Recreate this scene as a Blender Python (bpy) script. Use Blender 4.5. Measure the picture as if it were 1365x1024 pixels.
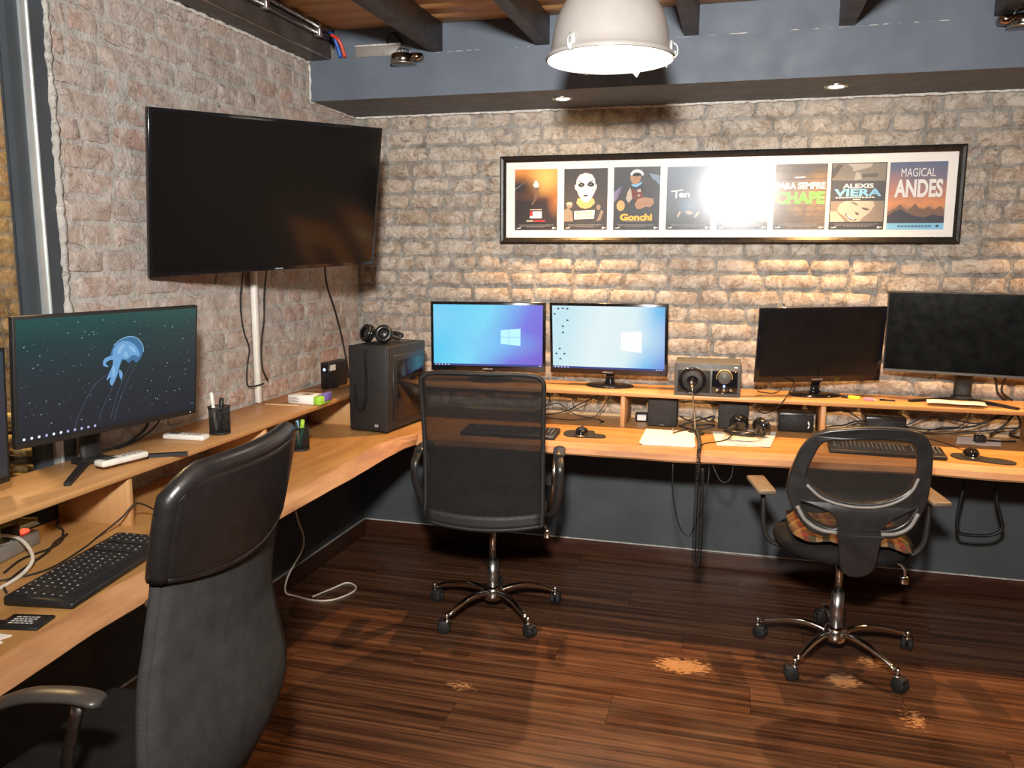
import bpy, bmesh, math, random
from mathutils import Vector, Matrix, Euler, noise

for o in list(bpy.data.objects): bpy.data.objects.remove(o, do_unlink=True)
scene = bpy.context.scene
COL = scene.collection
rnd = random.Random(7)
R = math.radians
PI = math.pi

# ------------------------------------------------------------------ camera
CAM = Vector((1.985, -4.121, 1.548))
yaw, pitch, roll = R(15.30), R(8.83), R(0.25)
fw = Vector((-math.sin(yaw)*math.cos(pitch), math.cos(yaw)*math.cos(pitch), -math.sin(pitch)))
rt = Vector((math.cos(yaw), math.sin(yaw), 0)); up = rt.cross(fw)
r2 = rt*math.cos(roll) + up*math.sin(roll); u2 = -rt*math.sin(roll) + up*math.cos(roll)
cd = bpy.data.cameras.new('camera'); cam = bpy.data.objects.new('camera', cd); COL.objects.link(cam)
cd.sensor_width = 36; cd.sensor_fit = 'HORIZONTAL'; cd.lens = 1109.08/1365*36; cd.clip_start = .05
cam.matrix_world = Matrix(((r2.x, u2.x, -fw.x, CAM.x), (r2.y, u2.y, -fw.y, CAM.y), (r2.z, u2.z, -fw.z, CAM.z), (0, 0, 0, 1)))
scene.camera = cam

# ------------------------------------------------------------------ world, lights, exposure
w = bpy.data.worlds.new('world'); scene.world = w; w.use_nodes = True
w.node_tree.nodes['Background'].inputs[0].default_value = (.5, .45, .4, 1)
w.node_tree.nodes['Background'].inputs[1].default_value = .05
vs = scene.view_settings
vs.view_transform = 'Standard'; vs.look = 'None'; vs.gamma = 1; vs.use_curve_mapping = False
vs.exposure = 0.0

def light(name, kind, loc, energy, color, target=None, **kw):
    d = bpy.data.lights.new(name, kind); d.energy = energy; d.color = color
    for k, v in kw.items(): setattr(d, k, v)
    o = bpy.data.objects.new(name, d); COL.objects.link(o); o.location = loc
    if target: o.rotation_euler = (Vector(target) - Vector(loc)).to_track_quat('-Z', 'Y').to_euler()
    return o
# the photographer's flash, raised above the camera
light('photo_flash', 'AREA', (1.92, -4.18, 2.14), 78, (1, .965, .92), (1.25, -.2, 1.75), shape='DISK', size=.2, spread=R(114))
WARM = (1, .55, .21)
SPOTS = [(1.165, -.275), (2.329, -.27), (3.5, -.27)]
for sx, sy in SPOTS:
    light('downlight_beam', 'SPOT', (sx, sy, 2.238), 150, WARM, (sx, sy - .38, 0), spot_size=R(100), spot_blend=.9, shadow_soft_size=.018)
# unseen ambient fill added behind the photographer, and the lamp of the room next door
light('rear_fill_glow', 'POINT', (2.9, -3.6, 2.15), 10, (1, .82, .62), shadow_soft_size=.15)
light('side_room_glow', 'POINT', (-.72, -1.72, 2.3), 60, (1, .66, .28), shadow_soft_size=.1)

# ------------------------------------------------------------------ helpers
def cr(pts, n=6, closed=False):
    P = [Vector(p) for p in pts]; out = []; m = len(P)
    rng = range(m if closed else m - 1)
    for i in rng:
        p1, p2 = P[i], P[(i + 1) % m]
        p0 = P[i - 1] if (closed or i > 0) else p1*2 - p2
        p3 = P[(i + 2) % m] if (closed or i + 2 < m) else p2*2 - p1
        for k in range(n):
            t = k/n
            out.append(.5*((2*p1) + (p2 - p0)*t + (2*p0 - 5*p1 + 4*p2 - p3)*t*t + (3*p1 - p0 - 3*p2 + p3)*t**3))
    if not closed: out.append(P[-1])
    return out

def wmat(o):
    m = Matrix.Translation(o.location) @ o.rotation_euler.to_matrix().to_4x4()
    return wmat(o.parent) @ m if o.parent else m

class MB:
    def __init__(s): s.v = []; s.f = []; s.sm = []; s.M = Matrix()
    def add(s, vs_, fs, smooth=False):
        n = len(s.v); s.v += [tuple(s.M @ Vector(p)) for p in vs_]
        for f in fs: s.f.append([n + i for i in f]); s.sm.append(smooth)
        return s
    def box(s, x0, x1, y0, y1, z0, z1):
        return s.add([(x0, y0, z0), (x1, y0, z0), (x1, y1, z0), (x0, y1, z0), (x0, y0, z1), (x1, y0, z1), (x1, y1, z1), (x0, y1, z1)],
                     [(0, 3, 2, 1), (4, 5, 6, 7), (0, 1, 5, 4), (1, 2, 6, 5), (2, 3, 7, 6), (3, 0, 4, 7)])
    def rbox(s, x0, x1, y0, y1, z0, z1, r=.004, seg=2):
        bm = bmesh.new(); bmesh.ops.create_cube(bm, size=1)
        for v in bm.verts:
            v.co = Vector(((x0 + x1)/2 + v.co.x*(x1 - x0), (y0 + y1)/2 + v.co.y*(y1 - y0), (z0 + z1)/2 + v.co.z*(z1 - z0)))
        bmesh.ops.bevel(bm, geom=bm.edges[:], offset=r, segments=seg, profile=.5, affect='EDGES', clamp_overlap=True)
        bm.verts.index_update()
        s.add([v.co[:] for v in bm.verts], [[v.index for v in f.verts] for f in bm.faces], True); bm.free(); return s
    def tube(s, pts, r, n=8, closed=False, cap=True, flat=None):
        P = [Vector(p) for p in pts]; m = len(P)
        rr = r if isinstance(r, (list, tuple)) else [r]*m
        T = []
        for i in range(m):
            a = P[i - 1] if (i > 0 or closed) else P[i]; b = P[(i + 1) % m] if (i < m - 1 or closed) else P[i]
            t = b - a; T.append(t.normalized() if t.length > 1e-9 else Vector((0, 0, 1)))
        N = T[0].orthogonal().normalized()
        if flat is not None: N = Vector(flat)
        vv = []
        for i in range(m):
            N = (N - T[i]*N.dot(T[i]))
            N = N.normalized() if N.length > 1e-6 else T[i].orthogonal().normalized()
            B = T[i].cross(N)
            ra, rb = rr[i] if isinstance(rr[i], tuple) else (rr[i], rr[i])
            for k in range(n):
                a = 2*PI*k/n; vv.append(P[i] + N*math.cos(a)*ra + B*math.sin(a)*rb)
        ff = []
        for i in range(m if closed else m - 1):
            j = (i + 1) % m
            for k in range(n): ff.append((i*n + k, i*n + (k + 1) % n, j*n + (k + 1) % n, j*n + k))
        s.add(vv, ff, True)
        if cap and not closed:
            b = len(s.v) - m*n
            s.f.append([b + k for k in range(n)][::-1]); s.sm.append(False)
            s.f.append([b + (m - 1)*n + k for k in range(n)]); s.sm.append(False)
        return s
    def cyl(s, p0, p1, r0, r1=None, n=16): return s.tube([p0, p1], [r0, r0 if r1 is None else r1], n)
    def lathe(s, prof, n=24, c=(0, 0, 0), axis='z'):
        vv = []; m = len(prof)
        for r, h in prof:
            for k in range(n):
                a = 2*PI*k/n; p = (r*math.cos(a), r*math.sin(a), h)
                if axis == 'y': p = (p[0], -p[2], p[1])
                if axis == 'x': p = (p[2], p[0], p[1])
                vv.append((c[0] + p[0], c[1] + p[1], c[2] + p[2]))
        ff = [(i*n + k, i*n + (k + 1) % n, (i + 1)*n + (k + 1) % n, (i + 1)*n + k) for i in range(m - 1) for k in range(n)]
        return s.add(vv, ff, True)
    def prism(s, poly, y0, y1, axes='xz'):
        # polygon in a plane, extruded along the remaining axis
        def P(a, b, c): return (a, c, b) if axes == 'xz' else ((a, b, c) if axes == 'xy' else (c, a, b))
        n = len(poly); vv = [P(a, b, y0) for a, b in poly] + [P(a, b, y1) for a, b in poly]
        return s.add(vv, [list(range(n)), list(range(2*n - 1, n - 1, -1))] + [(i, i + n, (i + 1) % n + n, (i + 1) % n) for i in range(n)])
    def grid(s, fn, nu, nv, smooth=True):
        vv = [fn(i/nu, j/nv) for j in range(nv + 1) for i in range(nu + 1)]
        return s.add(vv, [(j*(nu + 1) + i, j*(nu + 1) + i + 1, (j + 1)*(nu + 1) + i + 1, (j + 1)*(nu + 1) + i) for j in range(nv) for i in range(nu)], smooth)
    def shell(s, fn, nu, nv, th):
        # closed sheet: fn(u,v) gives (point, normal); thickness th
        a = [fn(i/nu, j/nv) for j in range(nv + 1) for i in range(nu + 1)]
        k = len(a); vv = [p + n*th/2 for p, n in a] + [p - n*th/2 for p, n in a]
        I = lambda i, j: j*(nu + 1) + i
        ff = []
        for j in range(nv):
            for i in range(nu):
                q = (I(i, j), I(i + 1, j), I(i + 1, j + 1), I(i, j + 1)); ff.append(q); ff.append(tuple(k + t for t in q[::-1]))
        for i in range(nu):
            ff.append((I(i + 1, 0), I(i, 0), k + I(i, 0), k + I(i + 1, 0))); ff.append((I(i, nv), I(i + 1, nv), k + I(i + 1, nv), k + I(i, nv)))
        for j in range(nv):
            ff.append((I(0, j), I(0, j + 1), k + I(0, j + 1), k + I(0, j))); ff.append((I(nu, j + 1), I(nu, j), k + I(nu, j), k + I(nu, j + 1)))
        return s.add(vv, ff, True)
    def build(s, name, mat, parent=None, loc=None, rot=None, world=False, fix=True):
        me = bpy.data.meshes.new(name)
        v = s.v
        if world and parent is not None:
            inv = wmat(parent).inverted(); v = [tuple(inv @ Vector(p)) for p in v]
        me.from_pydata(v, [], s.f)
        me.polygons.foreach_set('use_smooth', s.sm)
        if fix and len(s.f) > 1:
            bm = bmesh.new(); bm.from_mesh(me); bmesh.ops.recalc_face_normals(bm, faces=bm.faces[:]); bm.to_mesh(me); bm.free()
        me.update()
        return link(name, me, mat, parent, loc, rot)

def link(name, me, mat, parent=None, loc=None, rot=None):
    if mat is not None and not me.materials: me.materials.append(mat)
    o = bpy.data.objects.new(name, me); COL.objects.link(o)
    if parent is not None: o.parent = parent
    if loc: o.location = loc
    if rot: o.rotation_euler = rot
    return o

def tag(o, label, cat=None, group=None, kind=None):
    if label: o['label'] = label
    if cat: o['category'] = cat
    if group: o['group'] = group
    if kind: o['kind'] = kind
    return o
def thing(name, label, cat, loc=(0, 0, 0), rotz=0, group=None):
    o = bpy.data.objects.new(name, None); COL.objects.link(o); o.location = loc; o.rotation_euler = (0, 0, rotz)
    o.empty_display_size = .05
    return tag(o, label, cat, group)
def empty_struct(name, label, loc=(0, 0, 0)):
    o = bpy.data.objects.new(name, None); COL.objects.link(o); o.location = loc; return tag(o, label, None, None, 'structure')

def text_mesh(txt, width, height, bold=0.0, spacing=1.0):
    c = bpy.data.curves.new('txt', 'FONT'); c.body = txt; c.offset = bold; c.align_x = 'CENTER'; c.space_character = spacing
    c.resolution_u = 4
    o = bpy.data.objects.new('txt', c); COL.objects.link(o)
    dg = bpy.context.evaluated_depsgraph_get(); dg.update()
    me = bpy.data.meshes.new_from_object(o.evaluated_get(dg))
    bpy.data.objects.remove(o); bpy.data.curves.remove(c)
    xs = [v.co.x for v in me.vertices]; ys = [v.co.y for v in me.vertices]
    sx = width/(max(xs) - min(xs)); sy = height/(max(ys) - min(ys)); mx = (max(xs) + min(xs))/2; my = (max(ys) + min(ys))/2
    for v in me.vertices: v.co = Vector(((v.co.x - mx)*sx, 0, (v.co.y - my)*sy))
    me.materials.clear(); me.update()
    return me
def text(name, txt, wd, ht, mat, parent, loc, bold=0.0, rot=None, spacing=1.0):
    return link(name, text_mesh(txt, wd, ht, bold, spacing), mat, parent, loc, rot)

def flat(name, polys, mat, parent, y):
    mb = MB()
    for p in polys: mb.add([(a, y, b) for a, b in p], [list(range(len(p)))])
    o = mb.build(name, mat, parent, fix=False)
    if len(polys) > 1: o['kind'] = 'stuff'
    return o
def ell(cx, cy, rx, ry, n=20, rot=0, a0=0, a1=2*PI):
    out = []
    full = abs(a1 - a0 - 2*PI) < 1e-6
    for k in range(n if full else n + 1):
        a = a0 + (a1 - a0)*k/n; x, y = rx*math.cos(a), ry*math.sin(a)
        out.append((cx + x*math.cos(rot) - y*math.sin(rot), cy + x*math.sin(rot) + y*math.cos(rot)))
    return out
def line2(pts, wd):
    P = [Vector((a, b)) for a, b in pts]; L = []; Rr = []
    for i in range(len(P)):
        d = (P[min(i + 1, len(P) - 1)] - P[max(i - 1, 0)]); n = Vector((-d.y, d.x)).normalized()*wd/2
        L.append(tuple(P[i] + n)); Rr.append(tuple(P[i] - n))
    return [[L[i], L[i + 1], Rr[i + 1], Rr[i]] for i in range(len(P) - 1)]
def curve_shape(name, outer, holes, th, bev, mat, parent, bend=None, y=0):
    c = bpy.data.curves.new(name, 'CURVE'); c.dimensions = '2D'; c.fill_mode = 'BOTH'; c.extrude = th/2; c.bevel_depth = bev; c.bevel_resolution = 2
    for lp in [outer] + holes:
        pts = cr([(a, b, 0) for a, b in lp], 4, True)
        sp = c.splines.new('POLY'); sp.points.add(len(pts) - 1); sp.use_cyclic_u = True
        for q, p in zip(sp.points, pts): q.co = (p.x, p.y, 0, 1)
    o = bpy.data.objects.new(name, c); COL.objects.link(o)
    dg = bpy.context.evaluated_depsgraph_get(); dg.update()
    me = bpy.data.meshes.new_from_object(o.evaluated_get(dg)); bpy.data.objects.remove(o); bpy.data.curves.remove(c)
    me.materials.clear()
    for v in me.vertices:
        x, z, d = v.co; v.co = Vector((x, y + d, z))
        if bend: v.co.y += bend(x, z)
    return link(name, me, mat, parent)

# ------------------------------------------------------------------ materials
class NT:
    def __init__(s, name):
        s.m = bpy.data.materials.new(name); s.m.use_nodes = True; s.t = s.m.node_tree; s.t.nodes.clear()
        s.out = s.n('ShaderNodeOutputMaterial')
    def n(s, k, **kw):
        o = s.t.nodes.new(k)
        for a, b in kw.items(): setattr(o, a, b)
        return o
    def l(s, a, b): s.t.links.new(a, b)
    def math(s, op, a, b=None, clamp=False):
        o = s.n('ShaderNodeMath', operation=op, use_clamp=clamp)
        for i, x in enumerate((a, b)):
            if x is None: continue
            if isinstance(x, (int, float)): o.inputs[i].default_value = x
            else: s.l(x, o.inputs[i])
        return o.outputs[0]
    def mix(s, f, a, b, mode='MIX'):
        o = s.n('ShaderNodeMix', data_type='RGBA', blend_type=mode)
        for i, x in ((0, f), (6, a), (7, b)):
            if isinstance(x, (int, float)): o.inputs[i].default_value = x
            elif isinstance(x, tuple): o.inputs[i].default_value = (*x[:3], 1)
            else: s.l(x, o.inputs[i])
        return o.outputs[2]
    def ramp(s, f, stops, interp='LINEAR'):
        o = s.n('ShaderNodeValToRGB'); cr_ = o.color_ramp; cr_.interpolation = interp
        while len(cr_.elements) < len(stops): cr_.elements.new(.5)
        for e, (p, c) in zip(cr_.elements, stops):
            e.position = p; e.color = (*c[:3], 1) if isinstance(c, tuple) else (c, c, c, 1)
        s.l(f, o.inputs[0]); return o.outputs[0]
    def pos(s, scale=(1, 1, 1), randomize=0):
        g = s.n('ShaderNodeNewGeometry'); v = g.outputs['Position']
        if randomize:
            oi = s.n('ShaderNodeObjectInfo'); r_ = s.math('MULTIPLY', oi.outputs['Random'], randomize)
            c = s.n('ShaderNodeCombineXYZ'); [s.l(r_, c.inputs[i]) for i in range(3)]
            a = s.n('ShaderNodeVectorMath', operation='ADD'); s.l(v, a.inputs[0]); s.l(c.outputs[0], a.inputs[1]); v = a.outputs[0]
        m = s.n('ShaderNodeVectorMath', operation='MULTIPLY'); s.l(v, m.inputs[0]); m.inputs[1].default_value = scale
        return m.outputs[0]
    def noise(s, v, scale, detail=4, rough=.5, dist=0):
        o = s.n('ShaderNodeTexNoise'); o.inputs['Scale'].default_value = scale; o.inputs['Detail'].default_value = detail
        o.inputs['Roughness'].default_value = rough; o.inputs['Distortion'].default_value = dist
        s.l(v, o.inputs['Vector']); return o.outputs['Fac']
    def bsdf(s, color, rough=.5, metal=0, bump=None, bs=.3, bd=.002, spec=.5, emit=None, es=0, coat=0):
        b = s.n('ShaderNodeBsdfPrincipled')
        for k, x in (('Base Color', color), ('Roughness', rough), ('Metallic', metal), ('Specular IOR Level', spec), ('Coat Weight', coat)):
            if isinstance(x, tuple): b.inputs[k].default_value = (*x[:3], 1)
            elif isinstance(x, (int, float)): b.inputs[k].default_value = x
            else: s.l(x, b.inputs[k])
        if emit is not None:
            if isinstance(emit, tuple): b.inputs['Emission Color'].default_value = (*emit, 1)
            else: s.l(emit, b.inputs['Emission Color'])
            b.inputs['Emission Strength'].default_value = es
        if bump is not None:
            bp = s.n('ShaderNodeBump'); bp.inputs['Strength'].default_value = bs; bp.inputs['Distance'].default_value = bd
            s.l(bump, bp.inputs['Height']); s.l(bp.outputs[0], b.inputs['Normal'])
        s.b = b; return b.outputs[0]
    def done(s, sh): s.l(sh, s.out.inputs[0]); return s.m

def plain(name, col, rough=.5, metal=0, var=.12, scale=30, bump=0, bs=.2, spec=.5, coat=0):
    t = NT(name); p = t.pos(); f = t.noise(p, scale, 3)
    lo = tuple(c*(1 - var) for c in col); hi = tuple(min(1, c*(1 + var)) for c in col)
    c = t.ramp(f, [(.3, lo), (.7, hi)])
    bp = t.noise(p, bump, 3) if bump else None
    rr = t.ramp(t.noise(p, scale*1.7, 2), [(.3, max(.02, rough*.88)), (.7, min(1, rough*1.12))])
    return t.done(t.bsdf(c, rr, metal, bp, bs, .001, spec, coat=coat))
def emis(name, col, st):
    t = NT(name); e = t.n('ShaderNodeEmission'); e.inputs[0].default_value = (*col, 1); e.inputs[1].default_value = st; return t.done(e.outputs[0])

def wood(name, cols, axis='x', scale=6, stretch=14, rough=.45, randomize=0, grain=.25, knots=False):
    t = NT(name); k = stretch
    sc = {'x': (1, k, k), 'y': (k, 1, k), 'z': (k, k, 1)}[axis]
    p = t.pos(sc, randomize)
    a = t.noise(p, scale*.35, 5, .6, .6); b = t.noise(p, scale, 6, .65, .3)
    m = t.math('ADD', t.math('MULTIPLY', a, .6), t.math('MULTIPLY', b, .4))
    c = t.ramp(m, [(.30, cols[0]), (.5, cols[1]), (.70, cols[2])])
    if knots:
        q = t.pos((1, 1, 1)); big = t.noise(q, 2.1, 3, .5, 1.2)
        c = t.mix(t.ramp(big, [(.45, 0.0), (.7, .55)]), c, cols[3])
    return t.done(t.bsdf(c, t.ramp(b, [(.3, rough*.85), (.7, min(1, rough*1.2))]), 0, b, grain, .0015))

def floor_mat():
    t = NT('dark_laminate'); p = t.pos((.55, 20, 1), 9.0)
    a = t.noise(p, 1.6, 6, .62, .5); b = t.noise(t.pos((.9, 75, 1), 4.0), 1.8, 4, .6, .2)
    m = t.math('ADD', t.math('MULTIPLY', a, .62), t.math('MULTIPLY', b, .38))
    c = t.ramp(m, [(.36, (.020, .007, .004)), (.46, (.058, .024, .013)), (.54, (.115, .050, .025)), (.64, (.19, .09, .045))])
    # worn-through patches where casters roll
    g = t.n('ShaderNodeNewGeometry'); w_ = None
    nz = t.noise(t.pos((25, 60, 1)), 1.5, 5, .7)
    for (x, y, rx, ry, s_) in ((1.833, -1.08, .20, .11, 1.0), (2.414, -1.033, .11, .10, .95), (2.531, -.85, .12, .13, .72), (1.069, -1.453, .14, .08, .66), (2.617, -1.246, .1, .16, .68)):
        d = t.n('ShaderNodeVectorMath', operation='SUBTRACT'); t.l(g.outputs['Position'], d.inputs[0]); d.inputs[1].default_value = (x, y, 0)
        e = t.n('ShaderNodeVectorMath', operation='MULTIPLY'); t.l(d.outputs[0], e.inputs[0]); e.inputs[1].default_value = (1/rx, 1/ry, 0)
        ln = t.n('ShaderNodeVectorMath', operation='LENGTH'); t.l(e.outputs[0], ln.inputs[0])
        k = t.math('MULTIPLY', t.math('SUBTRACT', 1.0, ln.outputs['Value'], True), s_)
        w_ = k if w_ is None else t.math('MAXIMUM', w_, k)
    f = t.ramp(t.math('ADD', t.math('MULTIPLY', w_, .42), t.math('MULTIPLY', nz, .8)), [(.60, 0.0), (.66, .85)])
    f = t.math('MULTIPLY', f, t.ramp(w_, [(.0, 0.0), (.12, 1.0)]))
    c = t.mix(f, c, (.50, .27, .12))
    # dust specks
    sp = t.ramp(t.noise(t.pos((1, 1, 1)), 190, 2, .5), [(.76, 0.0), (.80, .4)])
    c = t.mix(sp, c, (.3, .25, .2))
    rr = t.ramp(t.noise(t.pos(), 7, 4), [(.3, .24), (.7, .40)])
    return t.done(t.bsdf(c, rr, 0, b, .12, .0008, .5))

def brick_mat(name, hues, plaster, stain, smear_lo, smear_hi, zk=0, z0=1.5, sk=.9):
    t = NT(name); p = t.pos(); oi = t.n('ShaderNodeObjectInfo')
    h = t.ramp(oi.outputs['Random'], [(i/(len(hues) - 1), c) for i, c in enumerate(hues)])
    n1 = t.noise(p, 2.4, 6, .62, .4); n2 = t.noise(p, 17, 7, .68, .8); n3 = t.noise(p, 70, 5, .7); n4 = t.noise(p, 7.5, 6, .7, 1.0)
    m = t.math('ADD', t.math('MULTIPLY', n1, .62), t.math('MULTIPLY', n4, .38))
    if zk:
        sx = t.n('ShaderNodeSeparateXYZ'); t.l(p, sx.inputs[0]); m = t.math('ADD', m, t.math('MULTIPLY', t.math('SUBTRACT', sx.outputs[2], z0), zk))
    smear = t.ramp(m, [(smear_lo, 0.0), (smear_hi, .9)])
    c = t.mix(smear, h, plaster)
    c = t.mix(t.ramp(n2, [(.48, 0.0), (.64, .75)]), c, tuple(min(1, x*1.25) for x in plaster))
    st = t.math('MULTIPLY', t.ramp(n2, [(.34, 1.0), (.47, 0.0)]), t.ramp(n4, [(.38, .2), (.58, 1.0)]))
    st = t.math('MULTIPLY', st, t.math('SUBTRACT', 1.0, t.math('MULTIPLY', smear, .7)))
    c = t.mix(t.math('MULTIPLY', st, sk), c, stain)
    c = t.mix(t.ramp(n3, [(.32, .34), (.56, 0.0)]), c, stain)
    n5 = t.noise(p, 6.5, 6, .6, 1.6); vein = t.ramp(t.math('ABSOLUTE', t.math('SUBTRACT', n5, .5)), [(0, 1.0), (.011, 0.0)])
    c = t.mix(t.math('MULTIPLY', vein, t.ramp(n1, [(.42, .42), (.58, .05)])), c, stain)
    bp = t.math('SUBTRACT', t.math('ADD', t.math('MULTIPLY', n2, .7), t.math('MULTIPLY', n3, .5)), t.math('MULTIPLY', vein, .15))
    return t.done(t.bsdf(c, .92, 0, bp, 1.0, .010, .15))

M = {}
M['floor'] = floor_mat()
M['sub'] = plain('subfloor', (.02, .012, .008), .9)
M['base'] = wood('baseboard_wood', [(.03, .010, .006), (.06, .022, .012), (.10, .04, .02)], 'x', 5, 14, .35)
M['caulk'] = plain('white_caulk', (.62, .60, .56), .8, 0, .25, 60, 120, .4)
M['paint'] = plain('slate_blue_paint', (.104, .127, .160), .62, 0, .10, 6, 90, .12)
M['paint_post'] = plain('dark_slate_paint', (.048, .058, .068), .6, 0, .12, 6, 90, .12)
M['edge'] = wood('live_edge_wood', [(.25, .105, .042), (.45, .22, .095), (.60, .34, .165)], 'x', 5, 6, .5, 0, .4)
M['edgeL'] = wood('live_edge_wood_left', [(.25, .105, .042), (.45, .22, .095), (.60, .34, .165)], 'y', 5, 6, .5, 0, .4)
M['paint_low'] = plain('slate_grey_paint', (.066, .074, .080), .7, 0, .16, 5, 60, .15)
M['beam'] = plain('dark_beam_steel', (.060, .050, .043), .5, 0, .35, 9, 40, .2)
M['ceil'] = wood('ceiling_pine', [(.42, .22, .085), (.56, .32, .13), (.68, .42, .19)], 'x', 7, 10, .5, 6)
M['plaster'] = plain('warm_grey_plaster', (.30, .25, .20), .85, 0, .2, 4, 50, .3)
M['mortarL'] = brick_mat('mortar_left', [(.44, .415, .385), (.49, .465, .43)], (.52, .495, .46), (.26, .23, .20), .42, .60, .06, 1.6, .5)
M['mortarB'] = brick_mat('mortar_back', [(.25, .23, .20), (.32, .295, .26)], (.37, .345, .31), (.13, .105, .085), .45, .62, .10, 1.6, .8)
M['brickL'] = brick_mat('brick_left', [(.44, .34, .29), (.50, .35, .29), (.45, .365, .315), (.46, .27, .215), (.46, .39, .34), (.40, .31, .27)], (.52, .475, .43), (.21, .16, .13), .43, .62, .05, 1.5, .6)
M['brickB'] = brick_mat('brick_back', [(.44, .35, .27), (.52, .42, .33), (.36, .29, .23), (.47, .37, .285), (.52, .43, .345), (.41, .31, .23)], (.53, .49, .435), (.14, .10, .075), .47, .70, .09, 1.6, .85)
M['brickS'] = brick_mat('brick_side_room', [(.42, .30, .16), (.48, .36, .2), (.38, .27, .15)], (.46, .38, .26), (.14, .1, .07), .44, .66)
M['desk'] = wood('desk_wood', [(.34, .155, .050), (.49, .260, .085), (.60, .345, .125), (.40, .18, .058)], 'x', 3.0, 9, .38, 0, .15, True)
M['deskL'] = wood('desk_wood_left', [(.34, .155, .050), (.49, .260, .085), (.60, .345, .125), (.40, .18, .058)], 'y', 3.0, 9, .38, 0, .15, True)
M['shelf'] = wood('shelf_wood', [(.44, .215, .075), (.54, .285, .11), (.61, .345, .145)], 'x', 6, 16, .45, 0, .12)
M['shelfL'] = wood('shelf_wood_left', [(.44, .215, .075), (.54, .285, .11), (.61, .345, .145)], 'y', 6, 16, .45, 0, .12)
M['divider'] = wood('divider_wood', [(.46, .245, .095), (.55, .30, .125), (.61, .35, .15)], 'z', 6, 16, .5, 0, .12)
M['palepine'] = wood('pale_pine', [(.52, .34, .16), (.62, .43, .22), (.70, .5, .27)], 'x', 6, 12, .5)  # pale wood of the loose stick; on the desk strip it imitates light
M['black'] = plain('black_plastic', (.013, .013, .014), .42, 0, .2, 60, 300, .05)
M['blackm'] = plain('matte_black_plastic', (.014, .0135, .013), .6, 0, .2, 50, 400, .12)
M['gloss'] = plain('gloss_black_plastic', (.008, .008, .010), .12, 0, .1, 20)
M['rubber'] = plain('black_rubber', (.012, .012, .012), .7, 0, .2, 40)
M['cable'] = plain('black_cable', (.010, .010, .010), .5, 0, .2, 40)
M['chrome'] = plain('chrome', (.78, .76, .73), .14, 1, .04, 20)
M['steel'] = plain('brushed_steel', (.55, .54, .52), .3, 1, .06, 40)
M['alu'] = plain('pale_aluminium', (.62, .66, .66), .38, .6, .08, 12)
M['nickel'] = plain('dark_nickel', (.34, .29, .24), .16, 1, .08, 30)
M['white'] = plain('white_plastic', (.78, .76, .70), .4, 0, .04, 30)
M['paper'] = plain('white_paper', (.82, .80, .74), .8, 0, .04, 15, 60, .1)
M['matb'] = plain('mat_board', (.86, .82, .76), .85, 0, .02, 20)
M['lampw'] = plain('lamp_enamel', (.30, .285, .27), .36, 0, .04, 15)
M['leather'] = plain('black_leather', (.013, .012, .012), .30, 0, .2, 25, 220, .35)
M['frame'] = plain('frame_black_lacquer', (.018, .016, .014), .28, 0, .2, 25)
M['armp'] = plain('arm_black_polymer', (.024, .022, .021), .32, 0, .2, 25)
M['armd'] = plain('arm_pewter_polymer', (.055, .048, .043), .34, 0, .15, 25)
M['armg'] = plain('arm_bronze_polymer', (.16, .125, .09), .42, 0, .15, 25)
M['greyplastic'] = plain('dark_grey_plastic', (.085, .085, .082), .5, 0, .12, 25)
M['greyrim'] = plain('grey_rim', (.26, .24, .215), .45, 0, .12, 25)
M['tv'] = plain('television_glass', (.006, .006, .006), .10, 0, .1, 3)
M['green'] = plain('green_print', (.33, .62, .05), .5)
M['purple'] = plain('purple_print', (.16, .12, .42), .5)
M['yellow'] = plain('yellow_plastic', (.72, .82, .05), .4)
M['pink'] = plain('pink_plastic', (.85, .25, .36), .4)
M['blue'] = plain('blue_sleeve', (.02, .10, .42), .4)
M['red'] = plain('red_sleeve', (.62, .06, .03), .4)
M['whitec'] = plain('white_cable', (.72, .66, .55), .5)
M['teal'] = plain('teal_plastic', (.03, .34, .22), .35)
M['legend'] = plain('key_legend_white', (.62, .62, .60), .6)
M['label'] = plain('printed_label', (.60, .58, .55), .7)
M['wicker'] = plain('wicker', (.62, .46, .20), .6, 0, .35, 60, 120, .4)
M['wickerd'] = plain('dark_wicker', (.05, .035, .02), .6, 0, .3, 60)
M['led'] = emis('blue_led', (.25, .45, 1), 5)
M['ledw'] = emis('white_led', (.55, .85, 1), 6)
M['ledr'] = emis('red_neon', (1, .06, .03), 3)
M['bulb'] = emis('lit_glass', (1, .93, .78), 9)
M['spotglass'] = emis('spot_glass', (1, .66, .32), 110)
M['gold'] = plain('gold_ring', (.70, .50, .16), .3, .7)

def fabric(name, col, alpha=1.0, scale=700):
    t = NT(name); p = t.pos(); f = t.noise(p, 25, 3)
    c = t.ramp(f, [(.3, tuple(x*.8 for x in col)), (.7, tuple(x*1.2 for x in col))])
    ck = t.n('ShaderNodeTexChecker'); ck.inputs['Scale'].default_value = scale; t.l(p, ck.inputs['Vector'])
    c = t.mix(t.math('MULTIPLY', ck.outputs['Fac'], .45), c, tuple(x*.35 for x in col))
    sh = t.bsdf(c, .85, 0, ck.outputs['Fac'], .5, .001, .25)
    if alpha < 1:
        tr = t.n('ShaderNodeBsdfTransparent'); mx = t.n('ShaderNodeMixShader'); mx.inputs[0].default_value = alpha
        t.l(tr.outputs[0], mx.inputs[1]); t.l(sh, mx.inputs[2]); sh = mx.outputs[0]
    return t.done(sh)
M['fabric'] = fabric('charcoal_mesh_fabric', (.052, .050, .048), 1, 330)
M['mesh'] = fabric('see_through_black_mesh', (.022, .020, .020), .66)
M['mesh2'] = fabric('fine_see_through_mesh', (.040, .033, .028), .60)
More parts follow.
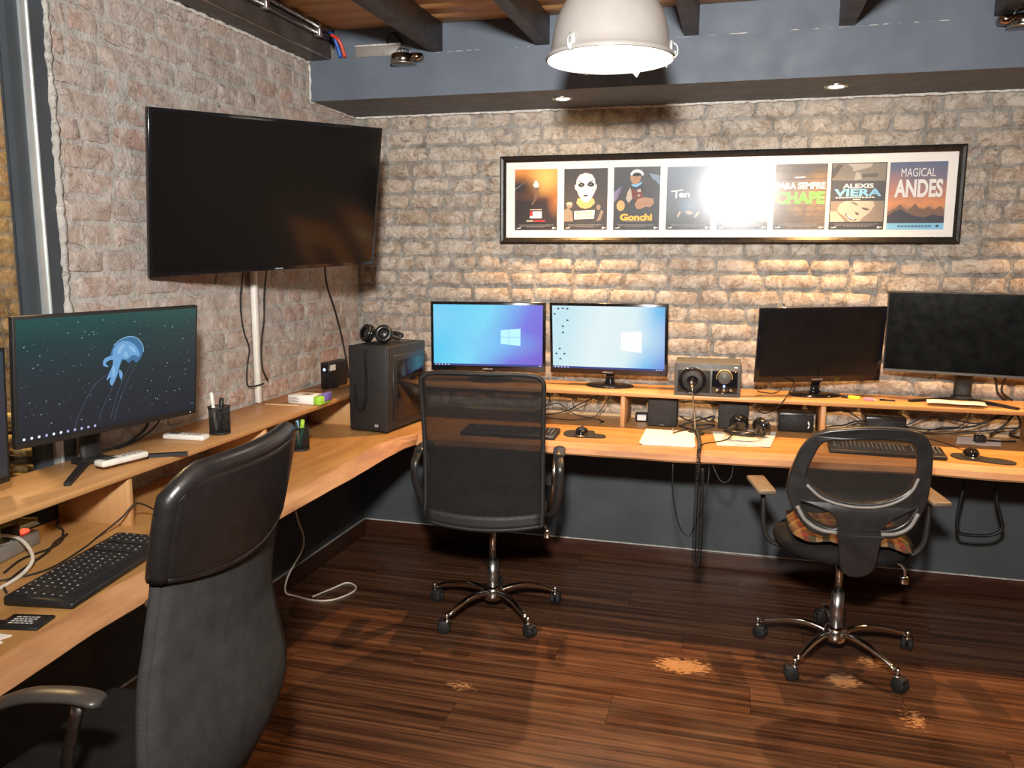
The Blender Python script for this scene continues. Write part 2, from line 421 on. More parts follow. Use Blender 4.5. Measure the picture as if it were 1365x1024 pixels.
M['cupmesh'] = fabric('wire_mesh', (.012, .012, .012), .62)
M['seatf'] = fabric('black_seat_fabric', (.018, .017, .016), 1, 500)
def plaid():
    t = NT('plaid_fabric'); g = t.n('ShaderNodeTexCoord'); s = t.n('ShaderNodeSeparateXYZ'); t.l(g.outputs['Object'], s.inputs[0])
    a = t.math('FRACT', t.math('MULTIPLY', s.outputs[0], 9)); b = t.math('FRACT', t.math('MULTIPLY', s.outputs[1], 9))
    c1 = t.ramp(a, [(0, (.03, .035, .03)), (.22, (.26, .15, .07)), (.40, (.15, .025, .025)), (.58, (.05, .06, .035)), (.80, (.32, .22, .11))], 'CONSTANT')
    c2 = t.ramp(b, [(0, (.28, .17, .08)), (.25, (.03, .03, .03)), (.5, (.15, .03, .03)), (.75, (.06, .07, .045))], 'CONSTANT')
    return t.done(t.bsdf(t.mix(.25, t.mix(.5, c1, c2), (.03, .025, .02)), .9, 0, t.noise(t.pos(), 400, 2), .4, .001, .1))
M['plaid'] = plaid()

def uvramp(name, stops, ang=0.0, strength=1.0, extra=None, noise_amt=0, emit=True, rough=.5, nscale=4, axisv=False):
    """print or screen colour: gradient across the sheet's own UV, optional noise"""
    t = NT(name); uv = t.n('ShaderNodeUVMap'); s = t.n('ShaderNodeSeparateXYZ'); t.l(uv.outputs[0], s.inputs[0])
    u, v = s.outputs[0], s.outputs[1]
    f = t.math('ADD', t.math('MULTIPLY', u, math.cos(ang)), t.math('MULTIPLY', v, math.sin(ang)))
    if noise_amt:
        nz = t.noise(uv.outputs[0], nscale, 5, .6, .5); f = t.math('ADD', f, t.math('MULTIPLY', t.math('SUBTRACT', nz, .5), noise_amt))
    c = t.ramp(f, stops)
    if extra:
        for (cu, cv, ru, rv, col, k) in extra:
            du = t.math('DIVIDE', t.math('SUBTRACT', u, cu), ru); dv = t.math('DIVIDE', t.math('SUBTRACT', v, cv), rv)
            d = t.math('SQRT', t.math('ADD', t.math('MULTIPLY', du, du), t.math('MULTIPLY', dv, dv)))
            c = t.mix(t.math('MULTIPLY', t.math('SUBTRACT', 1.0, d, True), k), c, col)
    if emit:
        sh = t.bsdf((.01, .01, .012), .22, emit=c, es=strength, spec=.4)
    else: sh = t.bsdf(c, rough)
    return t.done(sh)
def uvquad(name, w_, h_, mat, parent, loc=(0, 0, 0), rot=None):
    me = bpy.data.meshes.new(name)
    me.from_pydata([(-w_/2, 0, -h_/2), (w_/2, 0, -h_/2), (w_/2, 0, h_/2), (-w_/2, 0, h_/2)], [], [(0, 1, 2, 3)])
    u = me.uv_layers.new(name='UVMap')
    for i, c in enumerate(((0, 0), (1, 0), (1, 1), (0, 1))): u.data[i].uv = c
    return link(name, me, mat, parent, loc, rot)

# ================================================================== SETTING
XR, YF = 4.6, -5.6        # right wall, wall behind the photographer
ZS, DS, ZT, ZC = 2.25, -.476, 2.433, 2.56

fl = tag(MB().box(-2.2, XR, YF, .2, -.06, -.012).build('floor', M['sub']), 'dark reddish brown laminate plank floor with worn pale patches', None, None, 'structure')
PW = .195; y = 0.0; row = 0
while y > YF + .01:
    y0 = max(y - PW, YF); x = -(row*0.47 % 1.2)
    while x < XR:
        a, b = max(x, 0), min(x + 1.25, XR)
        if b - a > .02:
            g = .0007
            MB().box(-(b - a)/2 + g, (b - a)/2 - g, -(y - y0)/2 + g, (y - y0)/2 - g, -.012, 0).build('plank', M['floor'], fl, ((a + b)/2, (y + y0)/2, 0), fix=False)
        x += 1.25
    y = y0; row += 1
MB().box(-2.2, 0, YF, .2, -.012, -.001).build('side_room_floor', M['sub'], fl)

def mortar_sheet(mb, o, du, dn, u0, u1, z0, z1, cell=.03, amp=.0045):
    nu, nz = max(1, int((u1 - u0)/cell)), max(1, int((z1 - z0)/cell))
    def fn(a, b):
        u = u0 + (u1 - u0)*a; z = z0 + (z1 - z0)*b; p = o + du*u + Vector((0, 0, z))
        return p + dn*(noise.noise(p*9)*amp + noise.noise(p*31)*amp*.5)
    mb.grid(fn, nu, nz)
def bricks(parent, o, du, dn, u0, u1, z0, z1, pitch, mat, seed, skip=None, lens=(.13, .19, .21, .23, .25), proud=(.006, .012)):
    r = random.Random(seed); nrow = int(round((z1 - z0)/pitch)); cnt = 0
    for j in range(nrow):
        za = z0 + j*pitch; u = u0 - r.random()*.2; ph = pitch*r.uniform(.94, 1.05)
        while u < u1:
            L = r.choice(lens)*r.uniform(.92, 1.08); a, b = max(u + .009, u0 + .004), min(u + L - .009, u1 - .004); u += L
            if b - a < .045 or (skip and skip(a, b, za, za + pitch)): continue
            h = ph - r.uniform(.012, .018); cz = za + pitch/2 + r.uniform(-.003, .003); cu = (a + b)/2
            flush = r.random() < .22
            d = r.uniform(.0015, .003) if flush else r.uniform(*proud)
            nx, nz = 6, 3; vv = []; tl = r.uniform(-.012, .012)
            for q in range(nz + 1):
                for p_ in range(nx + 1):
                    fx, fz = p_/nx - .5, q/nz - .5
                    if p_ in (1, nx - 1): fx *= 1.27
                    if abs(fz) < .5: fz *= 1.95
                    edge = p_ in (0, nx) or q in (0, nz); corner = p_ in (0, nx) and q in (0, nz)
                    k = .90 if corner else 1
                    uu = fx*(b - a)*k + r.uniform(-.005, .005)*(1 if edge else .4); zz = fz*h*(.86 if corner else 1) + r.uniform(-.0035, .0035)*(1 if edge else .5) + fx*(b - a)*tl
                    dd = d*(.45 if edge else 1) + r.uniform(-.0022, .0022)
                    vv.append(du*uu + Vector((0, 0, zz)) + dn*dd)
            ring = [p_ for p_ in range(nx + 1)] + [(q + 1)*(nx + 1) - 1 for q in range(1, nz + 1)] + [nz*(nx + 1) + p_ for p_ in range(nx - 1, -1, -1)] + [q*(nx + 1) for q in range(nz - 1, 0, -1)]
            n1_ = len(vv); vv += [vv[i]*1.0 for i in ring]; n0 = len(vv); vv += [vv[i]*1.0 - dn*(vv[i].dot(dn) + .008) for i in ring]
            ff = [(q*(nx + 1) + p_, q*(nx + 1) + p_ + 1, (q + 1)*(nx + 1) + p_ + 1, (q + 1)*(nx + 1) + p_) for q in range(nz) for p_ in range(nx)]
            m = len(ring); ff += [(n1_ + i, n0 + i, n0 + (i + 1) % m, n1_ + (i + 1) % m) for i in range(m)]
            me = bpy.data.meshes.new('brick'); me.from_pydata([v[:] for v in vv], [], ff)
            me.polygons.foreach_set('use_smooth', [True]*len(ff)); me.update()
            c = o + du*cu + Vector((0, 0, cz)); link('brick', me, mat, parent, c); cnt += 1
    return cnt

# back wall: brick above, painted plaster below the desk
X_, Y_, Z_ = Vector((1, 0, 0)), Vector((0, 1, 0)), Vector((0, 0, 1))
wb = MB(); mortar_sheet(wb, Vector((0, 0, 0)), X_, -Y_, -.02, XR, .70, ZS + .03)
wb.box(-.12, XR + .1, .012, .12, 0, 2.7)
wall_back = tag(wb.build('wall_back', M['mortarB'], fix=False), 'old tan brick back wall washed by warm ceiling spots', None, None, 'structure')
nB = bricks(wall_back, Vector((0, 0, 0)), X_, -Y_, .012, 3.62, .757, ZS - .015, .0787, M['brickB'], 3,
       lambda a, b, z0, z1: (a > .86 and b < 2.84 and z0 > 1.66 and z1 < 1.97))
MB().box(0, XR, -.004, .02, 0, .71).build('painted_dado', M['paint_low'], wall_back)
# left wall
YE = -2.03
wl = MB(); mortar_sheet(wl, Vector((0, 0, 0)), -Y_, X_, -.02, -YE, .70, ZC - .1)
wl.box(-.06, -.012, YE, .12, 0, 2.7)
wall_left = tag(wl.build('wall_left', M['mortarL'], fix=False), 'rough grey-pink brick left wall behind the television', None, None, 'structure')
nL = bricks(wall_left, Vector((0, 0, 0)), -Y_, X_, .012, -YE - .012, .757, 2.42, .0805, M['brickL'], 11, proud=(.003, .0065))
MB().box(-.011, .004, YE, 0, 0, .71).build('painted_dado', M['paint_low'], wall_left)
tag(MB().box(-.10, 0, YF, -3.75, 0, 2.7).build('wall_left_rear', M['plaster']), 'warm grey plaster wall left of the photographer', None, None, 'structure')
# remaining shell
tag(MB().box(XR, XR + .1, YF, .2, 0, 2.7).build('wall_right', M['plaster']), 'warm grey plaster wall on the right', None, None, 'structure')
tag(MB().box(-2.2, XR, YF - .1, YF, 0, 2.7).build('wall_front', M['plaster']), 'warm grey plaster wall behind the photographer', None, None, 'structure')
# room next door, seen past the steel column
ws = MB(); mortar_sheet(ws, Vector((-1.5, 0, 0)), -Y_, X_, -.3, 2.6, 0, 2.6, .06); ws.box(-1.6, -1.512, -2.6, .3, 0, 2.7)
wall_side = tag(ws.build('wall_side_room', M['mortarB'], fix=False), 'amber lit brick wall of the next room', None, None, 'structure')
bricks(wall_side, Vector((-1.5, 0, 0)), -Y_, X_, -.25, 2.3, .5, 2.3, .081, M['brickS'], 21, lens=(.2, .24, .26))
# baseboards
bb = tag(MB().rbox(.014, XR, -.018, 0, 0, .084, .004).build('baseboard_back', M['base']), 'dark wood baseboard along the back wall', None, None, 'structure')
MB().box(.014, XR, -.012, 0, .084, .088).build('caulk_line', M['caulk'], bb)
bl = tag(MB().rbox(0, .018, YF, -.014, 0, .084, .004).build('baseboard_left', M['base']), 'dark wood baseboard along the left wall', None, None, 'structure')
MB().box(0, .012, YF, -.014, .084, .088).build('caulk_line', M['caulk'], bl)

# ceiling soffit
sf = tag(MB().box(0.004, XR, DS, .012, ZS, ZT).build('trim_1', M['paint']), 'slate blue boxed soffit with recessed spots under the ceiling', None, None, 'structure')
MB().box(0.13, XR, DS + .018, .012, ZT, ZC).build('upper_panel', M['paint'], sf)
def bead(pts, r, seed):
    rr = random.Random(seed); P = []
    for i in range(len(pts) - 1):
        a, b = Vector(pts[i]), Vector(pts[i + 1]); n = max(2, int((b - a).length/.018))
        P += [a.lerp(b, k/n) + Vector((rr.uniform(-.002, .002), rr.uniform(-.002, .002), rr.uniform(-.003, .003))) for k in range(n)]
    P.append(Vector(pts[-1])); return MB().tube(P, [r*rr.uniform(.55, 1.25) for _ in P], 6)
bead([(.01, -.012, ZS - .003), (3.7, -.012, ZS - .003)], .008, 1).build('plaster_bead', M['caulk'], sf)
bead([(.008, DS, ZT), (.008, DS, ZS), (.010, -.012, ZS - .003)], .006, 2).build('plaster_bead', M['caulk'], sf)
bead([(.6, DS + .016, ZT + .001), (2.75, DS + .016, ZT + .001)], .0035, 4).build('plaster_bead', M['caulk'], sf)
# ceiling boards and beams
ce = tag(MB().box(-2.2, XR, YF, .2, ZC + .018, ZC + .1).build('ceiling', M['plaster']), 'orange pine board ceiling carried by dark beams', None, None, 'structure')
yy = DS + .018
while yy > YF:
    y1 = max(yy - .14, YF); MB().rbox(0, XR, y1 + .0015, yy - .0015, ZC, ZC + .018, .002, 1).build('board', M['ceil'], ce); yy = y1
for bx0 in (.597, 1.084, 1.711, 2.308, 2.854, 3.42, 3.98):
    MB().rbox(bx0, bx0 + .06, YF, DS + .02, ZT + .008, ZC, .003, 1).build('beam', M['beam'], ce)
wbm = MB().box(0, .112, YF, DS - .0, 2.43, ZC).build('wall_beam', M['beam'], ce)
MB().box(.112, .116, YF, DS, 2.43, 2.436).build('beam_flange', M['steel'], ce)
bead([(.006, -2.03, 2.424), (.006, DS, 2.424)], .008, 5).build('plaster_bead', M['caulk'], ce)
# steel column and window frame at the end of the brick wall
tr = tag(MB().box(-.03, .006, -2.095, YE + .0, .711, 2.56).build('trim_2', M['paint_post']), 'slate blue window post with a pale aluminium strip', None, None, 'structure')
MB().box(-.03, .016, -2.125, -2.095, .71, 2.56).build('aluminium_strip', M['alu'], tr)
MB().box(-.03, .020, -2.104, -2.100, .71, 2.56).build('strip_lip', M['alu'], tr)
MB().box(-.03, .006, -2.168, -2.125, .71, 2.56).build('inner_post', M['paint_post'], tr)
bead([(.006, -2.026, .92), (.006, -2.026, 2.42)], .013, 8).build('plaster_bead', M['mortarL'], tr)
win = empty_struct('window_1', 'glazed opening to the next room at the far left')
win.location = (0, -2.9, .71)
MB().box(-.05, .004, -3.75, YE - .001, 0, .71).build('apron_wall', M['paint_low'], win, world=True)
MB().box(-.05, -.01, -3.75, -2.168, .711, .745).build('window_sill', M['paint'], win, world=True)
MB().box(-.05, -.01, -3.75, -2.168, 2.42, 2.56).build('window_head', M['paint'], win, world=True)
MB().box(-.05, -.01, -3.75, -3.70, .76, 2.42).build('window_jamb', M['paint'], win, world=True)
def glass_mat(name, rough, f0):
    tg = NT(name); g_ = tg.n('ShaderNodeBsdfGlossy'); g_.inputs['Roughness'].default_value = rough; t_ = tg.n('ShaderNodeBsdfTransparent')
    lw = tg.n('ShaderNodeLayerWeight'); lw.inputs[0].default_value = .5
    k = tg.math('ADD', f0, tg.math('MULTIPLY', tg.math('POWER', lw.outputs['Facing'], 3.2), 1 - f0))
    mx_ = tg.n('ShaderNodeMixShader'); tg.l(k, mx_.inputs[0]); tg.l(t_.outputs[0], mx_.inputs[1]); tg.l(g_.outputs[0], mx_.inputs[2])
    return tg.done(mx_.outputs[0])
M['glass'] = glass_mat('window_glass', .03, .03); M['pglass'] = glass_mat('picture_glass', .16, .012)
MB().box(-.022, -.018, -3.70, -2.168, .745, 2.42).build('pane', M['glass'], win, world=True)
# ================================================================== DESKS AND SHELVES
def interp(t, tab):
    for (a, va), (b, vb) in zip(tab, tab[1:]):
        if a <= t <= b: return va + (vb - va)*(t - a)/(b - a)
    return tab[0][1] if t < tab[0][0] else tab[-1][1]
DZ, DB = .75, .70
# left slab, live front edge
t = thing('live_edge_desk', 'long honey wood live-edge desk slab along the left wall', 'desk', (.3, -1.9, 0))
bot = [(-3.7, .70), (-2.95, .647), (-2.67, .622), (-2.2, .60), (-1.77, .587), (-1.3, .592), (-.97, .585), (-.8, .590), (-.72, .610), (0, .610)]
top_ = [(-3.7, .64), (-2.89, .593), (-2.59, .560), (-2.2, .548), (-1.65, .541), (-1.37, .545), (-.95, .525), (-.8, .555), (-.72, .606), (0, .606)]
mb = MB(); ys = [-3.7 + 3.68*i/90 for i in range(91)]; sec = []
for yv in ys:
    j = .004*noise.noise(Vector((yv*6, 1, 0))); j2 = .005*noise.noise(Vector((yv*5, 4, 0)))
    a, b = interp(yv, top_) + j, interp(yv, bot) + j2
    sec.append([(.016, yv, DB), (.016, yv, DZ), (a - .004, yv, DZ), (a + .003, yv, DZ - .003), ((a*.5 + b*.5) + .004, yv, DZ - .022), (b, yv, DB + .006), (b - .006, yv, DB)])
n = 7; vv = [p for s in sec for p in s]
ff = [(i*n + k, i*n + (k + 1) % n, (i + 1)*n + (k + 1) % n, (i + 1)*n + k) for i in range(len(ys) - 1) for k in range(n)] + [list(range(n)), list(range(len(vv) - 1, len(vv) - n - 1, -1))]
mb.add(vv, ff); sl = mb.build('slab', M['deskL'], t, world=True); sl.data.materials.append(M['edgeL'])
for i, f in enumerate(sl.data.polygons[:90*7]): f.material_index = 1 if i % 7 in (2, 3, 4, 5) else 0
MB().box(.006, .05, -3.7, -.07, .62, .70).build('wall_batten', M['paint_low'], t, world=True)
for yb in (-3.3, -2.25, -1.25):
    MB().box(.03, .45, yb, yb + .03, .66, .70).add([(.05, yb, .66), (.05, yb + .03, .66), (.05, yb + .03, .40), (.05, yb, .40), (.09, yb, .40), (.09, yb + .03, .40), (.42, yb + .03, .66), (.42, yb, .66)], [(0, 1, 2, 3), (4, 5, 6, 7), (3, 2, 5, 4), (0, 3, 4, 7), (1, 6, 5, 2)]).build('bracket', M['blackm'], t, world=True)
# back slab
t = thing('live_edge_desk', 'long honey wood live-edge desk slab under the brick back wall', 'desk', (2.2, -.4, 0))
bot = [(.617, .735), (.75, .715), (1.0, .70), (1.34, .70), (1.75, .705), (2.2, .675), (2.5, .655), (2.75, .638), (2.93, .655), (3.05, .66), (3.3, .655), (3.7, .66)]
mb = MB(); xs = [.617 + 3.05*i/90 for i in range(91)]; sec = []
for xv in xs:
    j = .005*noise.noise(Vector((xv*6, 9, 0))); b = interp(xv, bot) + j; a = b - .035 + .006*noise.noise(Vector((xv*5, 2, 0)))
    sec.append([(xv, -.006, DB), (xv, -.006, DZ), (xv, -a + .004, DZ), (xv, -a - .003, DZ - .003), (xv, -(a + b)/2 - .006, DZ - .02), (xv, -b, DB + .008), (xv, -b + .006, DB)])
vv = [p for s in sec for p in s]
ff = [(i*n + k, i*n + (k + 1) % n, (i + 1)*n + (k + 1) % n, (i + 1)*n + k) for i in range(len(xs) - 1) for k in range(n)] + [list(range(n)), list(range(len(vv) - 1, len(vv) - n - 1, -1))]
mb.add(vv, ff); sl = mb.build('slab', M['desk'], t, world=True); sl.data.materials.append(M['edge'])
for i, f in enumerate(sl.data.polygons[:90*7]): f.material_index = 1 if i % 7 in (2, 3, 4, 5) else 0
MB().box(.62, 3.66, -.06, -.004, .61, .70).build('wall_batten', M['paint_low'], t, world=True)
tag(MB().box(.62, 3.66, -.032, -.014, DZ, DZ + .014).build('rear_light_stand_in', M['palepine']), 'added pale strip standing in for light along the back edge of the desk', 'strip')  # added strip, its pale wood stands in for light falling behind the shelf
# monitor shelves
SZ0, SZ = .90, .918
t = thing('monitor_shelf', 'raised wood monitor shelf along the left wall', 'shelf', (.15, -1.9, DZ))
MB().rbox(.014, .29, -3.6, -.315, SZ0, SZ, .0015, 1).build('shelf_board', M['shelfL'], t, world=True)
for yv in (-3.2, -2.13, -1.40, -.60): MB().rbox(.02, .278, yv - .009, yv + .009, DZ, SZ0, .001, 1).build('divider', M['divider'], t, world=True)
t = thing('monitor_shelf', 'raised wood monitor shelf in front of the back wall', 'shelf', (1.8, -.16, DZ))
MB().rbox(.016, 3.64, -.305, -.03, SZ0, SZ, .0015, 1).build('shelf_board', M['shelf'], t, world=True)
for xv in (.32, 1.474, 2.358, 3.215): MB().rbox(xv - .010, xv + .010, -.29, -.038, DZ, SZ0, .001, 1).build('divider', M['divider'], t, world=True)

# ================================================================== SCREENS
def display(name, label, base, yaw, pos, W, H, tilt, roll_, bez, screen, stand, cat='monitor', th=.018, brand=None, chin=None, bodymat='gloss'):
    root = thing(name, label, cat, base, yaw)
    d = Vector(pos) - Vector(base); c, s = math.cos(-yaw), math.sin(-yaw)
    lp = Vector((d.x*c - d.y*s, d.x*s + d.y*c, d.z)); chin = bez if chin is None else chin
    body = MB().rbox(-W/2, W/2, 0, th, -H/2, H/2, .003, 2).rbox(-W*.36, W*.36, th*.6, th + .028, -H*.36, H*.30, .012, 2)
    panel = body.build('panel', M[bodymat], root, lp, (tilt, -roll_, 0))
    sw, sh = W - 2*bez, H - bez - chin
    scr = uvquad('screen', sw, sh, screen, panel, (0, -.0008, (chin - bez)/2))
    if brand: text('maker_mark', brand, W*.085, .0055, M['label'], panel, (0, -.0012, -H/2 + chin*.45), .01)
    z0 = lp.z - H*.30
    if stand == 'oval':
        b = MB()
        for k in range(1): b.lathe([(0, 0), (.98, 0), (1, .05), (.97, .10), (.55, .16), (0, .2)], 32)
        for i, (x, yv, z) in enumerate(b.v): b.v[i] = (x*.118, yv*.085, z*.09)
        b.build('stand_base', M['gloss'], root)
        MB().tube(cr([(0, .0, .008), (0, .004, .05), (0, lp.y + .03, z0*.7), (0, lp.y + th + .02, z0 + .05)], 5), [(.030, .02)]*2 + [(.021, .014)]*14, 14, flat=(1, 0, 0)).build('stand_neck', M['gloss'], root)
    elif stand == 'vee':
        nb = MB().tube(cr([(0, .02, .008), (0, .02, z0*.5), (0, lp.y + th + .012, z0 + .08)], 4), [(.036, .012)]*9, 14, flat=(1, 0, 0)); nb.build('stand_neck', M['blackm'], root)
        for sgn in (-1, 1):
            tip = Vector((sgn*.205, -.155, .0065)); o = Vector((sgn*.01, .03, .0065)); dr = (tip - o).normalized(); nn = Vector((-dr.y, dr.x, 0))*.0115
            b = MB(); p = [o + nn, o - nn, tip - nn*.8, tip + nn*.8]
            b.add([(q.x, q.y, 0) for q in p] + [(q.x, q.y, .013 if i < 2 else .010) for i, q in enumerate(p)], [(3, 2, 1, 0), (4, 5, 6, 7), (0, 1, 5, 4), (1, 2, 6, 5), (2, 3, 7, 6), (3, 0, 4, 7)])
            b.build('stand_leg', M['blackm'], root)
        MB().rbox(-.045, .045, 0, .06, 0, .016, .004).build('stand_hub', M['blackm'], root)
    return root, panel, scr, sw, sh, (chin - bez)/2

M['scrA'] = uvramp('blue_violet_wallpaper', [(0, (.12, .66, .95)), (.28, (.22, .74, .98)), (.48, (.20, .46, .92)), (.66, (.20, .20, .80)), (1, (.22, .12, .66))], R(-14), .95,
                   [(.52, .36, .55, .30, (.22, .62, 1), .75), (.05, .8, .5, .5, (.30, .70, 1), .6)])
M['scrB'] = uvramp('white_blue_wallpaper', [(0, (.62, .88, .96)), (.35, (.85, .98, 1)), (.62, (.75, .95, 1)), (.8, (.20, .58, .96)), (1, (.20, .30, .80))], R(-8), .92,
                   [(.68, .5, .5, .5, (.85, .98, 1), .85)])
M['scrOff'] = plain('switched_off_screen', (.008, .007, .0065), .32, 0, .15, 8, spec=.4)
M['scrOff2'] = plain('dusty_switched_off_screen', (.0035, .0042, .0042), .22, 0, .6, 16, spec=.25)
M['scrJ'] = uvramp('deep_sea_wallpaper', [(0, (.016, .018, .026)), (.45, (.018, .026, .032)), (.8, (.013, .045, .048)), (1, (.012, .075, .068))], R(90), 1.0, None, .12)
M['scrF'] = uvramp('dark_desktop', [(0, (.03, .03, .035)), (.6, (.035, .035, .045)), (1, (.02, .05, .07))], R(90), 1.0)
M['bar'] = emis('taskbar_navy', (.10, .12, .40), .7)
M['barj'] = emis('taskbar_dark', (.035, .035, .045), .8)
M['ic'] = emis('icon_white', (.9, .95, 1), 1.0)
M['icd'] = emis('icon_dark', (.10, .16, .22), .5)
M['pane'] = emis('logo_pane', (.50, .88, 1), 1.1)
M['paneB'] = emis('logo_pane_white', (1, 1, 1), 1.1)

def win_logo(panel, sw, sh, dz, u0, u1, v0, v1, mat, parent):
    X = lambda u: -sw/2 + u*sw; Zf = lambda v: dz - sh/2 + v*sh
    um, vm = u0 + (u1 - u0)*.42, (v0 + v1)/2; g = .0022; k = .10*(v1 - v0)*sh
    top = lambda x: Zf(v1) - k*(1 - (x - X(u0))/(X(u1) - X(u0))); bt = lambda x: Zf(v0) + k*(1 - (x - X(u0))/(X(u1) - X(u0)))
    ps = []
    for a, b in ((X(u0), X(um) - g/2), (X(um) + g/2, X(u1))):
        ps.append([(a, Zf(vm) + g/2), (b, Zf(vm) + g/2), (b, top(b)), (a, top(a))]); ps.append([(a, bt(a)), (b, bt(b)), (b, Zf(vm) - g/2), (a, Zf(vm) - g/2)])
    for p in ps: flat('logo_pane', [p], mat, parent, -.0016)
def rect(cx, cz, a, b): return [(cx - a, cz - b), (cx + a, cz - b), (cx + a, cz + b), (cx - a, cz + b)]

# two lit monitors on the back shelf
r_, pn, sc, sw, sh, dz = display('desktop_monitor', 'lit monitor with blue violet wallpaper nearest the corner', (.775, -.125, SZ), R(8), (.782, -.185, 1.1455), .575, .345, R(1), 0, .014, M['scrA'], 'oval', brand='SAMSUNG', chin=.026)
win_logo(pn, sw, sh, dz, .62, .80, .34, .62, M['pane'], pn)
flat('taskbar', [rect(0, dz - sh/2 + .005, sw/2, .005)], M['bar'], pn, -.0014)
flat('taskbar_icons', [rect(-sw/2 + .012 + .016*k, dz - sh/2 + .005, .0035, .0022) for k in range(5)] + [rect(sw/2 - .012, dz - sh/2 + .005, .004, .002)], M['ic'], pn, -.0018)
r_, pn, sc, sw, sh, dz = display('desktop_monitor', 'brightest lit monitor with near-white wallpaper and desktop icons', (1.388, -.135, SZ), R(-1.7), (1.379, -.175, 1.150), .57, .345, R(4.4), R(.4), .014, M['scrB'], 'oval', brand='SAMSUNG', chin=.026)
win_logo(pn, sw, sh, dz, .62, .80, .28, .62, M['paneB'], pn)
flat('taskbar', [rect(0, dz - sh/2 + .005, sw/2, .005)], M['bar'], pn, -.0014)
flat('taskbar_icons', [rect(-sw/2 + .012 + .016*k, dz - sh/2 + .005, .0035, .0022) for k in range(5)] + [rect(sw/2 - .012 - .012*k, dz - sh/2 + .005, .003, .002) for k in range(3)], M['ic'], pn, -.0018)
flat('desktop_icons', [rect(-sw/2 + a, dz + sh/2 - b, .005, .0035) for a, b in ((.03, .014), (.052, .012), (.075, .014), (.012, .04), (.075, .07), (.052, .10), (.052, .13), (.035, .21), (.018, .235), (.058, .235), (.038, .26))], M['icd'], pn, -.0016)
# dark monitors
display('desktop_monitor', 'switched-off gloss black monitor on oval stand right of grey audio box', (2.331, -.125, SZ), R(16.8), (2.338, -.183, 1.155), .57, .342, R(7.4), R(.9), .018, M['scrOff'], 'oval', brand='SAMSUNG', chin=.028)
r_, pn, sc, sw, sh, dz = display('desktop_monitor', 'larger dusty switched-off monitor at the right edge of the photo', (2.95, -.085, SZ), R(-12), (2.903, -.195, 1.221), .60, .354, R(1.7), 0, .006, M['scrOff2'], 'vee', chin=.012, bodymat='blackm')
MB().box(-.30, .30, -.004, 0, -.177, -.167).build('chin_strip', M['greyplastic'], pn)
# jellyfish monitor
r_, pn, sc, sw, sh, dz = display('desktop_monitor', 'large monitor showing a blue jellyfish on the left shelf', (.125, -2.085, SZ), R(78), (.232, -2.105, 1.207), .602, .356, R(5.5), 0, .008, M['scrJ'], 'vee', chin=.018, bodymat='blackm')
U = lambda u, v: (-sw/2 + (.565 + (u - .612)*1.22)*sw, dz - sh/2 + (.63 + (v - .60)*1.13)*sh)
SMO = lambda pl: [[(p.x, p.y) for p in cr([(a, b, 0) for a, b in q], 4, True)] for q in pl]
bell = [U(*p) for p in ((.535, .585), (.545, .66), (.575, .715), (.62, .735), (.66, .715), (.685, .66), (.69, .60), (.675, .545), (.655, .52), (.64, .545), (.62, .525), (.60, .555), (.58, .54), (.56, .52), (.55, .55))]
M['jel1'] = emis('jelly_bell', (.075, .20, .38), .9); M['jel2'] = emis('jelly_glow', (.19, .42, .74), .9); M['jel4'] = emis('jelly_highlight', (.32, .56, .82), .9); M['jel3'] = emis('jelly_thread', (.075, .105, .13), .8)
flat('jellyfish_bell', SMO([bell]), M['jel1'], pn, -.0014)
flat('jellyfish_glow', SMO([[U(*p) for p in ((.545, .60), (.555, .67), (.59, .705), (.63, .69), (.665, .63), (.672, .565), (.64, .585), (.61, .555), (.58, .575))]]), M['jel2'], pn, -.0017)
flat('jellyfish_arms', SMO([[U(*p) for p in ((.55, .60), (.585, .575), (.575, .50), (.565, .44), (.55, .385), (.54, .36), (.53, .39), (.535, .43), (.515, .41), (.53, .47), (.545, .53))],
                        [U(*p) for p in ((.545, .60), (.51, .585), (.50, .55), (.505, .525), (.525, .515), (.512, .545), (.53, .565), (.55, .57))], [U(*p) for p in ((.575, .48), (.59, .45), (.585, .40), (.575, .43))]]), M['jel2'], pn, -.0019)
flat('jellyfish_folds', SMO([[U(*p) for p in q] for q in (((.565, .62), (.575, .66), (.60, .68), (.59, .64), (.575, .61)), ((.62, .66), (.645, .645), (.655, .60), (.635, .62)), ((.548, .52), (.555, .47), (.548, .43), (.542, .48)), ((.60, .62), (.615, .60), (.61, .575), (.597, .59)))]), M['jel4'], pn, -.0022)
flat('jellyfish_rim', line2([(p.x, p.y) for p in cr([(*U(*q), 0) for q in ((.55, .68), (.58, .718), (.62, .737), (.66, .717), (.686, .66), (.692, .60))], 5)], .0022), M['jel4'], pn, -.0022)
th_ = []
for pl in (((.525, .46), (.47, .40), (.43, .30), (.39, .16), (.37, .06)), ((.56, .40), (.53, .30), (.50, .20), (.48, .10)), ((.635, .53), (.60, .42), (.565, .28), (.535, .10)), ((.66, .52), (.62, .40), (.58, .24), (.545, .06))):
    th_ += line2([(p.x, p.y) for p in cr([(*U(*q), 0) for q in pl], 5)], .0022)
flat('jellyfish_threads', th_, M['jel3'], pn, -.0012)
rs = random.Random(5); st = []
for k in range(150):
    q = (-sw/2 + rs.uniform(.02, .98)*sw, dz - sh/2 + rs.uniform(.10, .97)*sh); s = rs.choice((.0006, .0008, .001, .0016)); st.append(ell(q[0], q[1], s, s, 6))
M['star'] = emis('plankton_speck', (.45, .62, .68), .8)
flat('plankton_specks', st, M['star'], pn, -.0010)
flat('taskbar', [rect(0, dz - sh/2 + .006, sw/2, .006)], M['barj'], pn, -.0014)
M['icj'] = emis('icon_lilac', (.55, .5, .8), .9)
